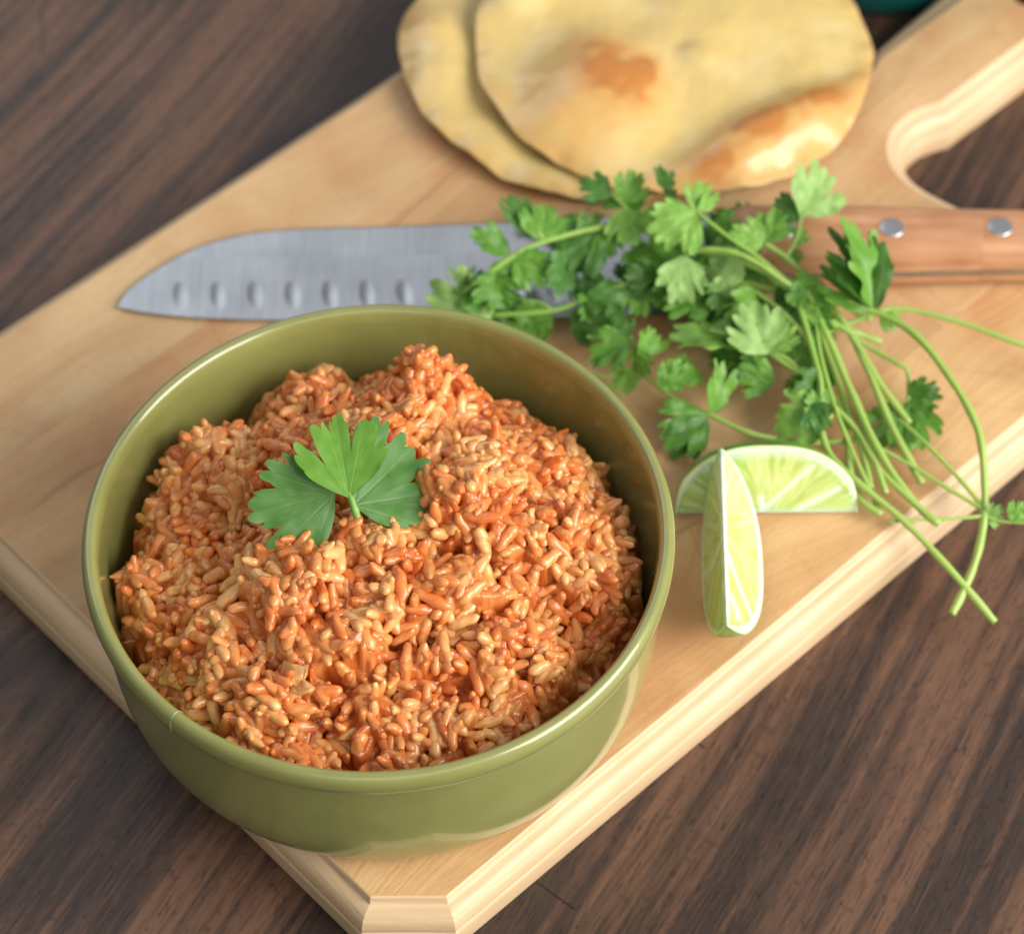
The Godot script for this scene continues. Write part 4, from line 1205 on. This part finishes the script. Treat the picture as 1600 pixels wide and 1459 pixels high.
	sprig("cilantro sprig with the longest straight stem pointing down over the table",
		[[[1.17, 0.86], [135.9, -8.0, -424.8, 124.6, -1.0, -436.9, 111.8, 4.0, -451.1, 98.6, 8.0, -462.8, 91.5, 10.0, -471.1, 89.2, 12.0, -481.2, 90.0, 15.0, -493.1, 87.5, 18.0, -507.9, 85.3, 20.0, -518.3]], [[0.62, 0.47], [89.8, 13.0, -485.2, 92.7, 12.0, -483.6, 90.8, 12.0, -482.4]]],
		[[91.0, 12.0, -483.6, 76.2, 11.1, -482.3, 2, 2, 0.1, 0.15, 0.2], [90.9, 12.0, -483.6, 85.9, 17.5, -487.0, 0, 1, 0.2, 0.12, 0.15], [90.5, 11.0, -483.2, 84.2, 7.4, -480.3, 0, 0, 0.2, 0.12, 0.15], [85.6, 20.0, -517.8, 83.8, 22.7, -523.9, 0, 1, 0.2, 0.12, 0.15], [85.6, 20.0, -517.8, 90.8, 20.9, -512.9, 0, 2, 0.2, 0.12, 0.15], [86.9, 17.0, -510.9, 82.6, 14.3, -507.7, 1, 1, 0.2, 0.12, 0.15], [89.2, 14.0, -510.4, 97.5, 12.7, -515.1, 0, 2, 0.46, 0.14, 0.2], [81.3, 11.9, -491.8, 90.6, 13.6, -494.5, 0, 0, -0.26, 0.34, 0.2], [86.8, 6.5, -513.2, 95.7, 9.4, -510.4, 0, 2, 0.11, 0.17, 0.2], [77.4, 9.2, -498.6, 66.8, 13.9, -498.4, 0, 1, -0.19, 0.13, 0.2], [85.6, 14.7, -485.6, 90.1, 14.5, -477.2, 0, 5, 0.07, 0.3, 0.2], [91.4, 11.4, -495.1, 82.4, 16.2, -486.8, 2, 3, -0.22, 0.23, 0.2]], 12)
	sprig("cilantro sprig in the middle of the stems with a pale blunt cut end",
		[[[1.25, 0.94], [121.4, 3.0, -451.1, 114.4, 4.0, -459.3, 105.5, 9.0, -474.0, 98.9, 13.0, -492.2, 94.0, 17.0, -505.9, 90.4, 20.0, -515.8, 87.7, 22.0, -522.8]], [[0.7, 0.55], [105.2, 4.0, -453.9, 101.1, 6.0, -465.9, 94.6, 12.0, -483.5, 90.8, 16.0, -501.9, 89.8, 19.0, -514.1]]],
		[[87.7, 22.0, -522.3, 81.1, 22.0, -519.4, 0, 0, 0.2, 0.12, 0.15], [88.1, 22.0, -522.8, 85.9, 24.7, -528.4, 0, 1, 0.3, 0.12, 0.15], [89.1, 20.0, -518.3, 93.5, 20.0, -509.2, 1, 0, 0.3, 0.12, 0.15]], 13)
	sprig("short cut cilantro stalk end sticking out to the right, almost white",
		[[[1.17, 1.01], [109.5, 12.0, -511.5, 103.3, 14.0, -512.8, 96.6, 16.0, -514.2, 90.1, 18.0, -518.0, 83.8, 18.0, -522.6]]],
		[[84.2, 18.0, -522.6, 77.1, 16.2, -521.9, 0, 0, 0.2, 0.12, 0.15], [84.6, 18.0, -522.5, 79.7, 19.8, -526.7, 0, 3, 0.2, 0.12, 0.15]], 14)
	garnish()

func garnish() -> void:
	var root := thing("cilantro_garnish", "three-lobed cilantro leaf laid as garnish on the mound of rice", "garnish")
	put_leaf(root, [-45.8, 67.5, -414.8, -66.7, 69.5, -406.9, 4, 5, -0.15, 0.06, 0.1, 0.03], 702)
	put_leaf(root, [-40.8, 67.5, -411.0, -23.6, 68.5, -430.9, 4, 5, 0.15, 0.06, 0.1, 0.03], 703)
	put_leaf(root, [-41.5, 72.5, -409.7, -45.2, 81.5, -428.9, 3, 1, 0.1, 0.14, 0.05, 0.03], 701)
	var v := PackedVector3Array()
	var idx := PackedInt32Array()
	var col := PackedColorArray()
	var pts := []
	for p in [[-39.6, 68.5, -406.6], [-40.5, 71.0, -408.4], [-41.7, 72.7, -411.6]]:
		pts.append(Vector3(p[0], p[1] + TOP * 1000.0, p[2]) * 0.001)
	tube(v, idx, col, smooth_line(pts, 6), 0.0010, 0.0008, Color(0.22, 0.40, 0.09), Color(0.2, 0.38, 0.08))
	part("stem", build(v, idx, col), mat_stem(), root)

# ---------- dark glass bowl ----------
func glass_bowl() -> void:
	var root := thing("glass_bowl", "dark teal glass bowl cut off by the frame beyond the board", "bowl", Vector3(0.1290, 0.0, -0.7250))
	var m := mat(Color(0.006, 0.085, 0.075), 0.12, {"metallic_specular": 0.6})
	var body := [Vector2(0.0, 0.002), Vector2(0.040, 0.0015), Vector2(0.0425, 0.0), Vector2(0.0440, 0.001), Vector2(0.0458, 0.006), Vector2(0.0470, 0.014), Vector2(0.0480, 0.026), Vector2(0.0490, 0.042)]
	var rim := [Vector2(0.0490, 0.042), Vector2(0.0500, 0.0435), Vector2(0.0500, 0.0450), Vector2(0.0490, 0.0462), Vector2(0.0475, 0.0455), Vector2(0.0465, 0.0430)]
	var inside := [Vector2(0.0465, 0.0430), Vector2(0.0455, 0.030), Vector2(0.0445, 0.014), Vector2(0.0420, 0.008), Vector2(0.0, 0.006)]
	part("outer_wall", lathe(body, 96), m, root)
	part("rim", lathe(rim, 96), mat(Color(0.012, 0.24, 0.21), 0.1, {"metallic_specular": 0.6}), root)
	part("inner_wall", lathe(inside, 96), m, root)

func mat_stem() -> StandardMaterial3D:
	var m := mat(Color.WHITE, 0.38, {"vertex_color_use_as_albedo": true})
	m.albedo_color = Color.WHITE
	return m
